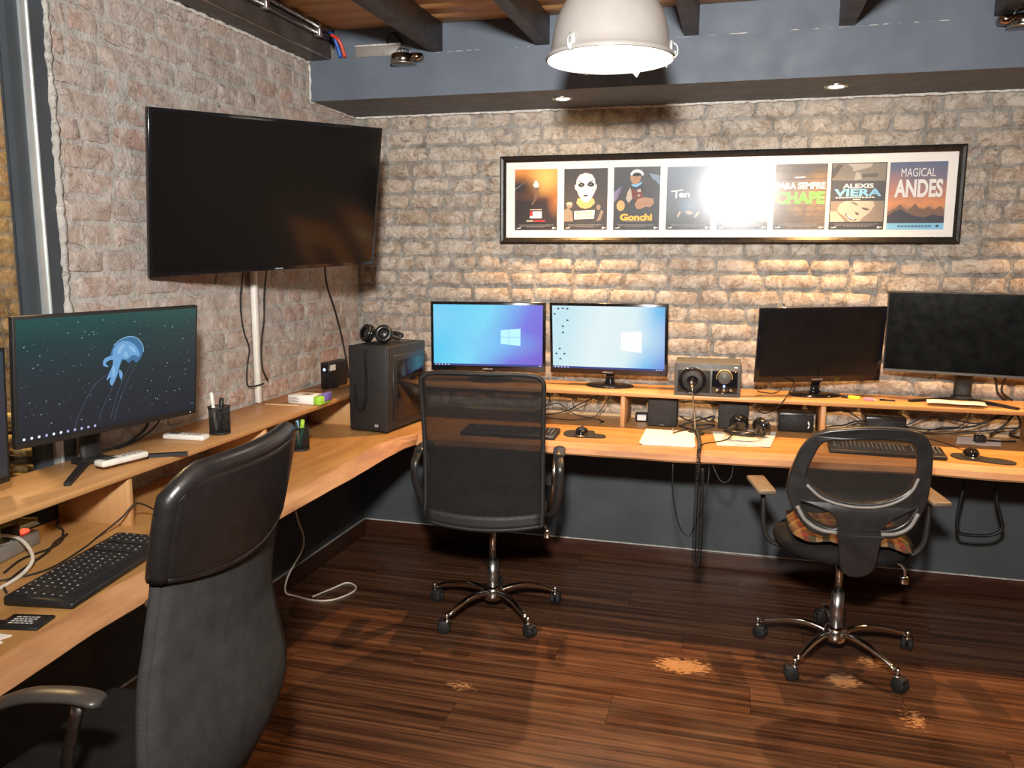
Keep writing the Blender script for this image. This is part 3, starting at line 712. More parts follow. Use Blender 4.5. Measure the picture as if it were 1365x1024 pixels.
flat('taskbar_icons', [ell(-sw/2 + .014 + .021*k, dz - sh/2 + .008, .004, .004, 8) for k in (0, 1, 2, 4, 5)], M['ic'], pn, -.0018)
flat('taskbar_icons', [ell(-sw/2 + .014 + .021*k, dz - sh/2 + .008, .004, .004, 8) for k in (3, 6, 7, 8, 9, 10)], M['icj'], pn, -.0018)
flat('clock', [rect(sw/2 - .012, dz - sh/2 + .02, .006, .003)], M['jel3'], pn, -.0018)
flat('power_light', [ell(.275, -.169, .002, .002, 8)], M['ic'], pn, -.0012)
# monitor cut off by the left edge of the photo
display('desktop_monitor', 'dark monitor cut off by the left edge of the photo', (.10, -2.80, SZ), R(96), (.19, -2.715, 1.13), .602, .356, R(3), 0, .010, M['scrF'], 'vee', chin=.018, bodymat='blackm')

# television on the left wall
TVP = Vector((.296, -1.290, 1.759)); W, H = .97, .558
t = thing('wall_television', 'big black flat television angled out from the left brick wall', 'television', TVP, R(63.8))
pn = MB().rbox(-W/2, W/2, 0, .022, -H/2, H/2, .003, 2).rbox(-W*.38, W*.38, .014, .055, -H*.42, H*.30, .014, 2).build('panel', M['gloss'], t, (0, 0, 0), (R(10.9), -R(2.4), 0))
MB().box(-W/2 + .011, W/2 - .011, -.0012, .0, -H/2 + .014, H/2 - .011).build('screen', M['tv'], pn)
text('maker_mark', 'SAMSUNG', .036, .0055, M['label'], pn, (.02, -.0014, -H/2 + .007), .01)
arm = MB()
arm.tube([(.0, .05, 0), (.02, .13, .0)], .022, 10)
arm.build('mount_arm', M['blackm'], t)
q = MB(); pw = [TVP + Vector((-.10, .06, 0)), Vector((.10, -1.17, 1.75)), Vector((.02, -1.15, 1.75))]
q.tube(pw, .02, 10); q.box(.0115, .024, -1.24, -1.06, 1.62, 1.88); q.build('wall_bracket', M['blackm'], t, world=True)

# ================================================================== POSTER FRAME
FX0, FX1, FZ0, FZ1, FW = .800, 2.900, 1.604, 2.030, .030
t = thing('poster_frame', 'long black frame holding eight film posters on the brick wall', 'picture frame', ((FX0 + FX1)/2, -.014, FZ0))
ox, oz = (FX0 + FX1)/2, FZ0
hw, hh = (FX1 - FX0)/2, FZ1 - FZ0
def bar(a, b, inner_a, inner_b):
    # mitred moulding bar: outer edge a-b, inner edge
    prof = [(0, 0), (0, -.020), (.25, -.026), (.6, -.022), (1, -.012), (1, 0)]
    vv = []
    for p, q in ((a, inner_a), (b, inner_b)):
        for k, d in prof: vv.append((p[0] + (q[0] - p[0])*k, d, p[1] + (q[1] - p[1])*k))
    n = len(prof); return MB().add(vv, [(i, (i + 1) % n, n + (i + 1) % n, n + i) for i in range(n)] + [list(range(n)), list(range(2*n - 1, n - 1, -1))])
o4 = [(-hw, 0), (hw, 0), (hw, hh), (-hw, hh)]; i4 = [(-hw + FW, FW), (hw - FW, FW), (hw - FW, hh - FW), (-hw + FW, hh - FW)]
for k in range(4): bar(o4[k], o4[(k + 1) % 4], i4[k], i4[(k + 1) % 4]).build('frame_bar', M['frame'], t)
MB().box(-hw + FW - .004, hw - FW + .004, -.006, .0, FW - .004, hh - FW + .004).build('mat_board', M['matb'], t)
MB().box(-hw + FW - .003, hw - FW + .003, -.0122, -.0112, FW - .003, hh - FW + .003).build('glass', M['pglass'], t)
PX = [(.874, 1.091), (1.124, 1.339), (1.369, 1.590), (1.622, 1.830), (1.859, 2.088), (2.112, 2.338), (2.354, 2.586), (2.598, 2.831)]
PZ = [(1.670, 1.966), (1.670, 1.964), (1.669, 1.966), (1.669, 1.962), (1.669, 1.963), (1.668, 1.962), (1.667, 1.962), (1.667, 1.960)]
def ink(name, col): M[name] = plain(name, col, .55, 0, .03, 40); return M[name]
ink('ink_white', (.80, .77, .72)); ink('ink_red', (.55, .03, .03)); ink('ink_yellow', (.85, .46, .06)); ink('ink_black', (.012, .012, .013)); ink('ink_grey', (.22, .21, .20))
ink('ink_skin', (.42, .23, .13)); ink('ink_tan', (.62, .36, .14)); ink('ink_maroon', (.17, .035, .03)); ink('ink_bluegrey', (.20, .27, .36)); ink('ink_green', (.17, .52, .09))
ink('ink_cyan', (.22, .52, .72)); ink('ink_sepia', (.50, .42, .33)); ink('ink_sepiad', (.10, .078, .06)); ink('ink_slate', (.045, .042, .055)); ink('ink_mauve', (.22, .18, .30)); ink('ink_hair', (.20, .11, .07)); ink('ink_sepiam', (.24, .19, .145))
M['p0'] = uvramp('print_sunset', [(0, (.020, .014, .014)), (.46, (.022, .012, .010)), (.62, (.20, .05, .010)), (.80, (.55, .16, .02)), (1, (.70, .28, .05))], R(90), 1, [(.72, .86, .5, .35, (.95, .62, .16), .9), (.08, .70, .55, .24, (.03, .018, .015), 1.3), (.95, .48, .22, .3, (.60, .22, .03), .5)], .12, False)
M['p1'] = uvramp('print_charcoal', [(0, (.030, .027, .028)), (1, (.048, .042, .040))], R(90), 1, None, .3, False)
M['p2'] = uvramp('print_dark_blue', [(0, (.018, .018, .022)), (.6, (.03, .032, .038)), (1, (.05, .055, .062))], R(90), 1, [(.5, .6, .5, .5, (.035, .04, .05), .6)], .3, False)
M['p3'] = uvramp('print_misty_blue', [(0, (.03, .035, .04)), (.3, (.09, .11, .13)), (.6, (.12, .15, .19)), (1, (.16, .20, .25))], R(90), 1, [(.5, .38, .3, .18, (.18, .28, .40), .7)], .5, False)
M['p4'] = uvramp('print_pale_grey', [(0, (.05, .055, .06)), (.25, (.20, .22, .21)), (.6, (.30, .30, .26)), (1, (.25, .27, .27))], R(90), 1, None, .6, False, nscale=6)
M['p5'] = uvramp('print_brown_grain', [(0, (.05, .045, .04)), (.3, (.13, .095, .06)), (.55, (.24, .16, .08)), (.8, (.20, .12, .06)), (1, (.12, .08, .05))], R(80), 1, [(.85, .8, .3, .15, (.42, .22, .06), .7)], .9, False, nscale=5)
M['p6'] = uvramp('print_sepia', [(0, (.026, .022, .02)), (.5, (.034, .03, .028)), (1, (.06, .05, .042))], R(90), 1, None, .2, False)
M['p7'] = uvramp('print_dusk_sky', [(0, (.10, .10, .14)), (.22, (.18, .12, .13)), (.38, (.72, .28, .09)), (.55, (.40, .18, .15)), (.75, (.20, .15, .20)), (1, (.09, .13, .22))], R(90), 1, [(.1, .6, .4, .3, (.62, .22, .10), .6), (.95, .55, .3, .2, (.55, .2, .12), .5)], .25, False)
for k, ((a, b), (c, d)) in enumerate(zip(PX, PZ)):
    wd, ht = b - a, d - c
    pr = uvquad('poster', wd, ht, M['p%d' % k], t, ((a + b)/2 - ox, -.0064, (c + d)/2 - oz))
    V = lambda u, v: (-wd/2 + u*wd, -ht/2 + v*ht)
    PP = lambda *pts: [V(*p) for p in pts]
    def EL(u, v, ru, rv, rot=0): q = V(u, v); return ell(q[0], q[1], ru*wd, rv*ht, 20, rot)
    def TX(s, u, v, wu, hv, mat, bold=.0, y=-.0016): q = V(u, v); return text('title_text', s, wu*wd, hv*ht, M[mat], pr, (q[0], y, q[1]), bold)
    def FL(n_, polys, mat, lay): return flat(n_, polys, M[mat], pr, -.0004*lay)
    if k != 7:
        rr_ = random.Random(k); L = []
        for j, (v, wv) in enumerate(((.085, .40), (.067, .36), (.050, .22))):
            u = .5 - wv
            while u < .5 + wv - .02:
                q = rr_.uniform(.02, .05); L.append(PP((u, v - .005), (u + q, v - .005), (u + q, v + .005), (u, v + .005))); u += q + .012
        FL('credit_lines', L, 'ink_grey', 2)
        FL('studio_marks', [EL(.91, .035, .025, .016), PP((.94, .03), (.975, .03), (.975, .04), (.94, .04)), PP((.05, .028), (.12, .028), (.12, .038), (.05, .038)), EL(.13, .042, .014, .012)], 'ink_white', 2)
    if k == 0:
        FL('figure', [EL(.50, .80, .035, .018), PP((.46, .70), (.55, .70), (.57, .76), (.53, .785), (.46, .785), (.43, .74))], 'ink_white', 2)
        FL('figure_shadow', [PP((.44, .70), (.56, .70), (.55, .62), (.50, .66), (.43, .63)), PP((.46, .61), (.53, .62), (.54, .52), (.45, .52)), PP((.46, .52), (.50, .50), (.42, .41), (.39, .42))], 'ink_hair', 1)
        FL('guard_rail', [PP((.0, .66), (.24, .79), (.24, .80), (.0, .68))], 'ink_grey', 1)
        FL('title_block', [PP((.36, .195), (.64, .195), (.64, .31), (.36, .31))], 'ink_white', 2); FL('title_mark', [PP((.36, .235), (.43, .235), (.43, .31), (.36, .31)), PP((.46, .14), (.72, .14), (.72, .165), (.46, .165))], 'ink_red', 3)
        FL('subtitle_bar', [PP((.28, .14), (.44, .14), (.44, .165), (.28, .165)), PP((.36, .33), (.64, .33), (.64, .345), (.36, .345))], 'ink_sepia', 3)
    if k == 1:
        FL('neck', [PP((.32, .52), (.68, .52), (.72, .44), (.62, .37), (.50, .345), (.38, .37), (.29, .44))], 'ink_tan', 1)
        FL('scalp', [EL(.5, .80, .215, .14)], 'ink_hair', 1)
        FL('painted_face', [PP((.275, .72), (.29, .82), (.36, .90), (.5, .925), (.64, .90), (.71, .82), (.725, .72), (.70, .60), (.62, .50), (.55, .455), (.49, .45), (.42, .48), (.34, .57), (.30, .64)), PP((.28, .72), (.245, .745), (.25, .68), (.29, .64)), PP((.72, .72), (.755, .745), (.75, .68), (.71, .62))], 'ink_white', 2)
        FL('face_paint', [EL(.40, .735, .072, .036, .1), EL(.615, .74, .078, .036, -.1), PP((.43, .565), (.49, .575), (.57, .572), (.54, .548), (.46, .546)), PP((.33, .79), (.42, .77), (.42, .78), (.34, .80)), PP((.58, .77), (.68, .80), (.67, .81), (.57, .785)), EL(.675, .645, .012, .012)], 'ink_black', 3)
        FL('eyes', [EL(.40, .738, .030, .012), EL(.61, .742, .030, .012)], 'ink_grey', 4)
        FL('title_block', [PP((.25, .175), (.70, .185), (.715, .325), (.245, .31))], 'ink_white', 2)
        FL('title_lines', [PP((.29, .265 + .002*j), (.33, .265), (.33, .29), (.29, .29)) if j == 0 else PP((.29 + .055*j, .265), (.325 + .055*j, .265), (.325 + .055*j, .295), (.29 + .055*j, .295)) for j in range(7)] + [PP((.30 + .055*j, .21), (.335 + .055*j, .212), (.335 + .055*j, .242), (.30 + .055*j, .24)) for j in range(7)], 'ink_tan', 3)
        FL('bystanders', [EL(.13, .41, .075, .05), PP((.0, .32), (.10, .37), (.20, .30), (.22, .14), (.0, .14)), EL(.80, .37, .05, .045), PP((.86, .33), (.92, .30), (.85, .16), (.76, .14))], 'ink_sepiam', 1)
        FL('cap', [EL(.13, .435, .07, .025)], 'ink_sepia', 2)
    if k == 2:
        FL('body', [PP((.28, .50), (.36, .68), (.46, .74), (.62, .74), (.76, .66), (.84, .52), (.70, .44), (.45, .40))], 'ink_slate', 1)
        FL('suit', [PP((.36, .66), (.48, .63), (.60, .62), (.66, .52), (.52, .46), (.42, .50))], 'ink_maroon', 2)
        FL('sleeve', [PP((.27, .50), (.30, .60), (.36, .68), (.39, .60), (.41, .50), (.33, .43)), PP((.50, .63), (.58, .66), (.60, .61), (.54, .60)), EL(.55, .55, .02, .018)], 'ink_sepia', 3)
        FL('head', [EL(.47, .83, .115, .105)], 'ink_skin', 3)
        FL('helmet_band', [ell(*V(.5, .86), .15*wd, .10*ht, 18, 0, .1, PI - .2) + ell(*V(.5, .85), .11*wd, .06*ht, 18, 0, .1, PI - .2)[::-1]], 'ink_white', 5)
        FL('hair', [EL(.49, .90, .12, .05)], 'ink_black', 4)
        FL('collar', [PP((.38, .735), (.48, .72), (.62, .77), (.60, .73), (.50, .68), (.40, .70))], 'ink_cyan', 4)
        FL('gloved_hand', [EL(.16, .39, .09, .085)], 'ink_tan', 3)
        FL('fist', [PP((.46, .40), (.52, .49), (.66, .52), (.86, .50), (.88, .42), (.80, .36), (.70, .37), (.62, .34), (.52, .33))], 'ink_skin', 3)
        FL('light_beams', [PP((.0, .46), (.20, .70), (.08, .50), (.0, .44)), PP((.0, .60), (.18, .71), (.0, .45))], 'ink_mauve', 1)
        FL('bright_sign', [PP((.76, .90), (.86, .88), (.99, .86), (.99, .70), (.90, .78), (.84, .80))], 'ink_bluegrey', 1)
        TX('Gonchi', .50, .205, .70, .115, 'ink_yellow', .05); FL('subtitle_bar', [PP((.28, .135), (.70, .135), (.70, .145), (.28, .145))], 'ink_grey', 2)
    if k == 3:
        FL('brush_title', [PP((.10, .62), (.36, .645), (.37, .625), (.10, .60))] + [PP((.20, .61), (.24, .615), (.235, .51), (.20, .505))], 'ink_white', 3)
        TX('en', .40, .55, .24, .075, 'ink_white', .03); FL('pale_shapes', [PP((.24, .22), (.30, .30), (.34, .29), (.28, .20)), PP((.42, .29), (.52, .31), (.62, .26), (.50, .24)), PP((.62, .20), (.72, .30), (.76, .28), (.68, .20))], 'ink_sepia', 1)
    if k == 4:
        TX('RO', .52, .52, .22, .14, 'ink_white', .02); FL('pale_shapes', [PP((.70, .36), (1.0, .34), (1.0, .20), (.76, .22), (.68, .28)), PP((.08, .55), (.6, .5), (.62, .44), (.08, .47))], 'ink_sepia', 1)
        FL('dark_band', [PP((0, 0), (1, 0), (1, .10), (.7, .14), (.3, .11), (0, .12))], 'ink_slate', 1)
    if k == 5:
        TX('PARA SEMPRE', .50, .67, .94, .105, 'ink_white', .045); TX('CHAPE', .50, .485, .94, .19, 'ink_green', .05)
        FL('subtitle_bar', [PP((.38, .785), (.58, .79), (.58, .81), (.38, .805))], 'ink_white', 2)
        FL('plank_lines', [PP((.0, v), (1, v + dv), (1, v + dv + .008), (0, v + .010)) for v, dv in ((.90, -.03), (.76, .01), (.36, -.01), (.27, .0), (.20, -.01), (.14, .01))], 'ink_sepiad', 1)
    if k == 6:
        FL('upper_photo', [PP((.02, .745), (.98, .725), (.98, .985), (.02, .985))], 'ink_sepiam', 1)
        FL('upper_light', [PP((.28, .985), (.75, .985), (.70, .93), (.55, .90), (.40, .87), (.38, .93)), PP((.42, .74), (.45, .87), (.52, .85), (.56, .76))], 'ink_sepia', 2)
        FL('upper_dark', [PP((.56, .83), (.82, .84), (.86, .80), (.82, .78), (.56, .78)), PP((.02, .90), (.12, .98), (.2, .97), (.12, .86), (.05, .78), (.02, .78))], 'ink_sepiad', 3)
        TX('ALEXIS', .50, .655, .56, .070, 'ink_white', .035); TX('VIERA', .50, .555, .86, .115, 'ink_cyan', .04)
        FL('subtitle_bar', [PP((.10 + .06*j, .475), (.145 + .06*j, .475), (.145 + .06*j, .49), (.10 + .06*j, .49)) for j in range(12)] + [PP((.42, .445), (.55, .445), (.55, .458), (.42, .458))], 'ink_white', 2)
        FL('lower_photo', [PP((.02, .12), (.98, .12), (.98, .43), (.02, .43))], 'ink_sepiam', 1)
        FL('face', [PP((.14, .28), (.18, .38), (.28, .43), (.78, .43), (.82, .36), (.74, .26), (.62, .18), (.56, .12), (.38, .12), (.28, .20)), PP((.02, .12), (.02, .28), (.12, .28), (.26, .16), (.30, .12))], 'ink_sepia', 2)
        FL('eyes', [PP((.36, .405), (.44, .415), (.52, .375), (.49, .365), (.43, .395)), PP((.58, .335), (.66, .33), (.74, .30), (.68, .285), (.60, .31)), PP((.46, .27), (.54, .255), (.55, .225), (.50, .22))], 'ink_sepiad', 3)
        FL('mouth', [PP((.30, .265), (.36, .205), (.46, .155), (.52, .165), (.48, .135), (.38, .155), (.30, .215))], 'ink_sepiad', 3); FL('smile', [PP((.325, .235), (.38, .195), (.47, .155), (.45, .150), (.37, .175), (.325, .215))], 'ink_white', 4)
    if k == 7:
        TX('MAGICAL', .50, .845, .60, .125, 'ink_white', .0); TX('ANDES', .52, .61, .84, .27, 'ink_white', .035)
        FL('far_peaks', [PP((.0, .18), (.0, .26), (.12, .31), (.22, .38), (.34, .28), (.42, .33), (.48, .39), (.55, .32), (.62, .30), (.72, .34), (.82, .29), (.92, .35), (1, .27), (1, .18))], 'ink_hair', 1)
        FL('near_ridge', [PP((.0, .10), (.0, .20), (.12, .27), (.22, .31), (.34, .25), (.50, .20), (.65, .18), (.8, .22), (1, .19), (1, .10))], 'ink_slate', 2)
        FL('footer', [PP((0, 0), (1, 0), (1, .095), (0, .095))], 'ink_cyan', 3); FL('credit_lines', [PP((.20 + .06*j, .04), (.245 + .06*j, .04), (.245 + .06*j, .06), (.20 + .06*j, .06)) for j in range(10)] + [EL(.89, .05, .03, .018)], 'ink_slate', 4)

# ================================================================== PENDANT, SPOTS, CEILING FITTINGS
LP = Vector((1.557, -1.412, 2.150)); LR = .200
t = thing('pendant_lamp', 'grey-white industrial bell pendant lamp with glowing glass lens', 'lamp', LP)
prof = [(.200, 0), (.202, .006), (.196, .014), (.186, .022), (.183, .045), (.178, .08), (.168, .12), (.150, .16), (.12, .195), (.085, .22), (.06, .235), (.056, .30), (.03, .31)]
MB().lathe(prof + [(r*.985 - .001, h - .002) for r, h in prof[::-1]], 48).build('shade', M['lampw'], t)
MB().lathe([(0, -.010), (.09, -.008), (.16, -.003), (.194, .002), (.194, .006), (0, .006)], 40).build('glass_lens', M['bulb'], t)
MB().tube([(0, 0, .30), (0, 0, ZC - LP.z)], .009, 10).build('stem', M['steel'], t)
for a in (-118, 2, 122):
    b = MB(); b.M = Matrix.Rotation(R(a), 4, 'Z')
    b.rbox(.183, .192, -.012, .012, .012, .05, .003, 1).rbox(.190, .204, -.008, .008, -.004, .018, .002, 1).tube(cr([(.192, 0, .045), (.206, 0, .03), (.206, 0, .008), (.196, 0, -.004)], 3), .0025, 6)
    b.build('spring_clip', M['alu'], t)
for a in (-75, -20):
    b = MB(); b.M = Matrix.Rotation(R(a), 4, 'Z'); b.prism([(-.018, 0), (.018, 0), (.004, -.022)], .176, .1775, 'xz'); b.M = Matrix()
    b.v = [tuple(Matrix.Rotation(R(0), 3, 'Z') @ Vector(p)) for p in b.v]; b.build('reflector_tab', M['white'], t)
for k, (sx, sy) in enumerate(SPOTS):
    t = thing('recessed_spot', ['lit recessed spotlight in the soffit near the pendant lamp', 'lit recessed spotlight in the soffit above the green titled poster', 'lit recessed spotlight in the soffit beyond the right edge'][k], 'spotlight', (sx, sy, ZS), 0, 'recessed soffit spots')
    MB().lathe([(.031, -.004), (.044, -.006), (.049, -.002), (.049, .0)], 28).build('trim_ring', M['steel'], t)
    MB().lathe([(0, -.004), (.028, -.004), (.0305, -.0025)], 24).build('lens', M['spotglass'], t)
def fixture(x, label, rz):
    t = thing('swivel_spot', label, 'spotlight', (x, DS - .030, ZT - .052), rz)
    MB().lathe([(0, 0), (.05, .0), (.056, .006), (.056, .038), (.050, .046), (0, .048)], 28).build('drum', M['nickel'], t)
    MB().lathe([(.057, .001), (.060, .004), (.057, .008)], 28).build('rim', M['steel'], t)
    MB().tube([(.034*math.cos(a), -.004, .048 + .030*math.sin(a)) for a in [PI*k/12 for k in range(13)]], .0028, 6).tube([(0, -.004, .048), (0, -.004, .078)], .002, 6).build('bail', M['steel'], t)
    MB().lathe([(0, 0), (.026, .004), (.034, .018), (.028, .034), (0, .04)], 18, (.062, .006, .012)).build('knuckle', M['nickel'], t)
    MB().box(-.01, .01, .02, .030, .015, .035).build('bracket', M['steel'], t)
fixture(.487, 'chrome swivel spot clamped to the soffit above the television', 0)
fixture(2.945, 'chrome swivel spot at the top right corner of the photo', R(180))
tag(MB().tube([(.136, -3.2, ZC - .018), (.136, -.53, ZC - .018)], .011, 10).build('conduit_pipe', M['steel']), 'upper galvanised conduit pipe along the ceiling edge', 'pipe')
tag(MB().tube([(.130, -3.2, ZC - .050), (.130, -.53, ZC - .050)], .009, 10).build('conduit_pipe', M['steel']), 'lower galvanised conduit pipe along the wall beam', 'pipe')
for yk in (-.62, -1.05, -1.6):
    tag(MB().rbox(.1165, .150, yk - .012, yk + .012, ZC - .066, ZC - .001, .003, 1).build('pipe_clamp', M['steel']), {-.62: 'pipe clamp nearest the soffit', -1.05: 'pipe clamp above the television', -1.6: 'pipe clamp furthest from the soffit'}[yk], 'clamp', 'conduit clamps')
tag(MB().tube(cr([(.136, -.53, ZC - .02), (.145, -.50, ZC - .03), (.155, -.485, ZC - .07), (.165, -.47, ZT + .006)], 5), .009, 8).build('cable_sleeve', M['blue']), 'blue cable sleeve dropping behind the soffit', 'cable')
tag(MB().tube(cr([(.150, -.53, ZC - .035), (.165, -.50, ZC - .045), (.178, -.485, ZC - .075), (.186, -.47, ZT + .006)], 5), .008, 8).build('cable_sleeve', M['red']), 'red cable sleeve dropping behind the soffit', 'cable')
t = thing('junction_box', 'pale grey cable box lying on top of the soffit', 'box', (.34, -.465, ZT))
MB().rbox(-.10, .12, -.010, .006, 0, .046, .003, 1).build('body', M['greyrim'], t)
MB().rbox(-.104, .124, -.012, .007, .046, .054, .003, 1).build('lid', M['caulk'], t)
MB().tube(cr([(.06, -.012, .05), (.07, -.016, .085), (.10, -.016, .09), (.13, -.012, .05)], 4), .006, 8).build('hose', M['rubber'], t)
# raceway and hanging cables under the television
t = thing('cable_raceway', 'white vertical cable raceway below the television', 'cable cover', (.012, -1.035, .92))
MB().rbox(0.0, .022, -.015, .013, 0, .70, .003, 1).build('channel', M['white'], t)
MB().box(.001, .014, .013, .024, 0, .70).build('side_strip', M['greyplastic'], t)
def cable(name, label, pts, r=.003, mat='cable', n=8, cat='cable', seg=6, group=None):
    return tag(MB().tube(cr(pts, seg), r, n).build(name, M[mat]), label, cat, group)
cable('hanging_cable', 'black cable hanging left of the white raceway', [(.06, -1.16, 1.50), (.03, -1.15, 1.36), (.025, -1.13, 1.24), (.022, -1.09, 1.16), (.022, -1.11, 1.09), (.022, -1.115, 1.01), (.034, -1.09, 1.0), (.040, -1.02, 1.0)], .0034)
cable('hanging_cable', 'black cable crossing in front of the white raceway', [(.06, -.99, 1.50), (.035, -.98, 1.38), (.026, -.975, 1.28), (.034, -1.01, 1.20), (.045, -1.04, 1.12), (.045, -1.03, 1.06), (.044, -.995, 1.012)], .0034)
cable('hanging_cable', 'black cable running down the corner to the computer tower', [(.12, -.60, 1.52), (.05, -.45, 1.40), (.04, -.36, 1.28), (.045, -.32, 1.18), (.06, -.30, 1.06), (.08, -.30, .925)], .005)
# ================================================================== CHAIRS
def star_base(root, a0, Rr, zh, lift_top, legmat='chrome'):
    MB().lathe([(0, .055), (.038, .058), (.045, .075), (.045, .105), (.034, .12), (0, .122)], 20).build('hub', M[legmat], root)
    MB().cyl((0, 0, .11), (0, 0, zh), .026, .024, 18).build('gas_sleeve', M['steel'], root)
    MB().cyl((0, 0, zh - .01), (0, 0, lift_top), .014, .014, 14).build('gas_lift', M['chrome'], root)
    for k in range(5):
        a = R(a0 + 72*k); c, s = math.cos(a), math.sin(a)
        pts = cr([(.025*c, .025*s, .092), (.11*c, .11*s, .108), (.20*c, .20*s, .098), ((Rr - .01)*c, (Rr - .01)*s, .072)], 4)
        rr = [(.017 - .006*i/(len(pts) - 1), .013 - .004*i/(len(pts) - 1)) for i in range(len(pts))]
        MB().tube(pts, rr, 10, flat=(-s, c, 0)).build('leg', M[legmat], root)
        cs = MB().cyl((0, 0, .055), (0, 0, .085), .008, .008, 10).lathe([(.0, .052), (.015, .05), (.016, .056), (0, .06)], 12)
        ca = a + R(40 + 55*k); o = Vector((Rr*c, Rr*s, 0))
        cso = cs.build('caster', M['chrome'], root, o, (0, 0, ca))
        for sg in (-1, 1): MB().lathe([(0, -.009), (.022, -.009), (.0265, -.005), (.0265, .005), (.022, .009), (0, .009)], 20, (sg*.0125, -.012, .0265), 'x').build('wheel', M['rubber'], cso)
        MB().rbox(-.021, .021, -.036, .010, .034, .056, .008, 2).build('fork', M['blackm'], cso)

# --- mesh chair in the middle
t = thing('mesh_office_chair', 'black mesh high-back office chair in front of the lit monitors', 'chair', (.993, -.80, 0), R(7))
star_base(t, -122, .285, .235, .43)
MB().rbox(-.235, .235, -.20, .27, .44, .515, .03, 3).build('seat', M['seatf'], t)
MB().rbox(-.09, .09, -.12, .10, .415, .445, .01, 2).build('tilt_mechanism', M['blackm'], t)
MB().tube(cr([(.09, 0, .43), (.18, 0, .425), (.225, .0, .405), (.235, 0, .375)], 4), .006, 8).rbox(.222, .248, -.012, .012, .345, .385, .005, 2).build('lever', M['chrome'], t)
def back_pt(u, v):
    s = 2*u - 1; hw = .240 - .004*math.sin(v*PI) + .006*v
    if v > .93: q = (v - .93)/.07; hw -= .042*(1 - math.sqrt(max(0, 1 - q*q)))
    zb = .478 - .020*(1 - s*s)*(1 - v)**2
    z = zb + (1.095 - zb)*v - .008*abs(s)**6*(v > .5)
    yv = -.265 - .035*v*v + .030*math.sin(v*PI)*.6 + .030*s*s
    return Vector((s*hw, yv, z))
def nrm(f):
    def g(u, v):
        e = 1e-3; a = f(min(1, u + e), v) - f(max(0, u - e), v); b = f(u, min(1, v + e)) - f(u, max(0, v - e)); return f(u, v), a.cross(b).normalized()
    return g
MB().shell(nrm(lambda u, v: back_pt(u, 1 - (1 - v)**2)), 16, 26, .004).build('mesh_back', M['mesh'], t)
VS = [j*.093 for j in range(10)] + [.93, .95, .965, .977, .986, .993, .998]
loop = [back_pt(i/12, 0) for i in range(12)] + [back_pt(1, v_) for v_ in VS] + [back_pt(1 - i/12, 1) for i in range(12)] + [back_pt(0, v_) for v_ in VS[::-1]]
MB().tube(loop, .0095, 8, True).build('back_frame', M['blackm'], t)
MB().shell(nrm(lambda u, v: back_pt(u, v*.085) + Vector((0, -.004, 0))), 14, 3, .006).build('lower_trim', M['blackm'], t)
MB().tube(cr([(0, -.02, .425), (0, -.15, .42), (0, -.22, .44), (0, -.245, .475)], 4), [(.03, .009)]*13, 10, flat=(1, 0, 0)).build('back_support', M['blackm'], t)
for s in (-1, 1):
    p = MB().tube(cr([(s*.285, .045, .728), (s*.286, .01, .740), (s*.288, -.06, .748), (s*.294, -.125, .735)], 5), [(.024, .012)]*15 + [(.020, .010)], 12, flat=(1, 0, 0)).build('armrest', M['armp'], t)
    MB().tube(cr([(s*.294, -.115, .735), (s*.302, -.160, .69), (s*.298, -.15, .60), (s*.272, -.10, .49), (s*.235, -.05, .462)], 5), [(.017, .009)]*21, 10, flat=(1, 0, 0)).build('arm_loop', M['armp'], t)
    MB().tube([(s*.256, -.06, .48), (s*.276, -.075, .735)], .009, 10).build('arm_post', M['chrome'], t)

# --- chair on the right: moulded frame back and plaid cushion
t = thing('frame_back_office_chair', 'black office chair with open moulded plastic back frame on the right', 'chair', (2.401, -.819, 0), R(1))
star_base(t, -124, .30, .26, .43)
OUT = [(-.063, .955), (.025, .965), (.131, .963), (.192, .946), (.222, .901), (.228, .825), (.222, .727), (.204, .666), (.173, .613), (.131, .584), (.085, .572), (.070, .462), (.02, .427), (-.030, .451), (-.050, .577), (-.104, .575), (-.152, .593), (-.197, .65), (-.224, .71), (-.224, .761), (-.208, .823), (-.180, .89), (-.135, .937)]
H1 = [(-.124, .913), (-.043, .927), (.08, .935), (.159, .928), (.185, .899), (.193, .822), (.176, .762), (.13, .724), (.061, .7), (-.029, .697), (-.113, .719), (-.166, .76), (-.178, .789), (-.157, .856)]
H2 = [(-.190, .690), (-.138, .682), (-.070, .655), (-.052, .617), (-.062, .596), (-.115, .604), (-.158, .634)]
H3 = [(.200, .697), (.159, .678), (.112, .648), (.090, .620), (.083, .602), (.13, .611), (.168, .638), (.188, .67)]
bend = lambda x, z: .35*x*x - .22*(z - .75)*(z - .75)*(1 if z > .75 else -1.1)
off = .0
curve_shape('back_frame', [(a + off, b) for a, b in OUT], [[(a + off, b) for a, b in h] for h in (H1, H2, H3)], .022, .007, M['armp'], t, bend, -.275)
def fill(name, hole, mat, yo):
    pts = cr([(a, b, 0) for a, b in hole], 4, True); cx = sum(p.x for p in pts)/len(pts); cz = sum(p.y for p in pts)/len(pts)
    vv = []; ff = []; n = len(pts); RG = 5
    for k in range(RG + 1):
        f = 1.03*(1 - k/RG)
        for p in pts: x, z = cx + (p.x - cx)*f, cz + (p.y - cz)*f; vv.append((x, yo + bend(x, z), z))
    for k in range(RG):
        for i in range(n): ff.append((k*n + i, k*n + (i + 1) % n, (k + 1)*n + (i + 1) % n, (k + 1)*n + i))
    return MB().add(vv, ff, True).build(name, mat, t)
fill('upper_mesh', H1, M['mesh2'], -.262); fill('lumbar_mesh', H2, M['mesh2'], -.262); fill('lumbar_mesh', H3, M['mesh2'], -.262)
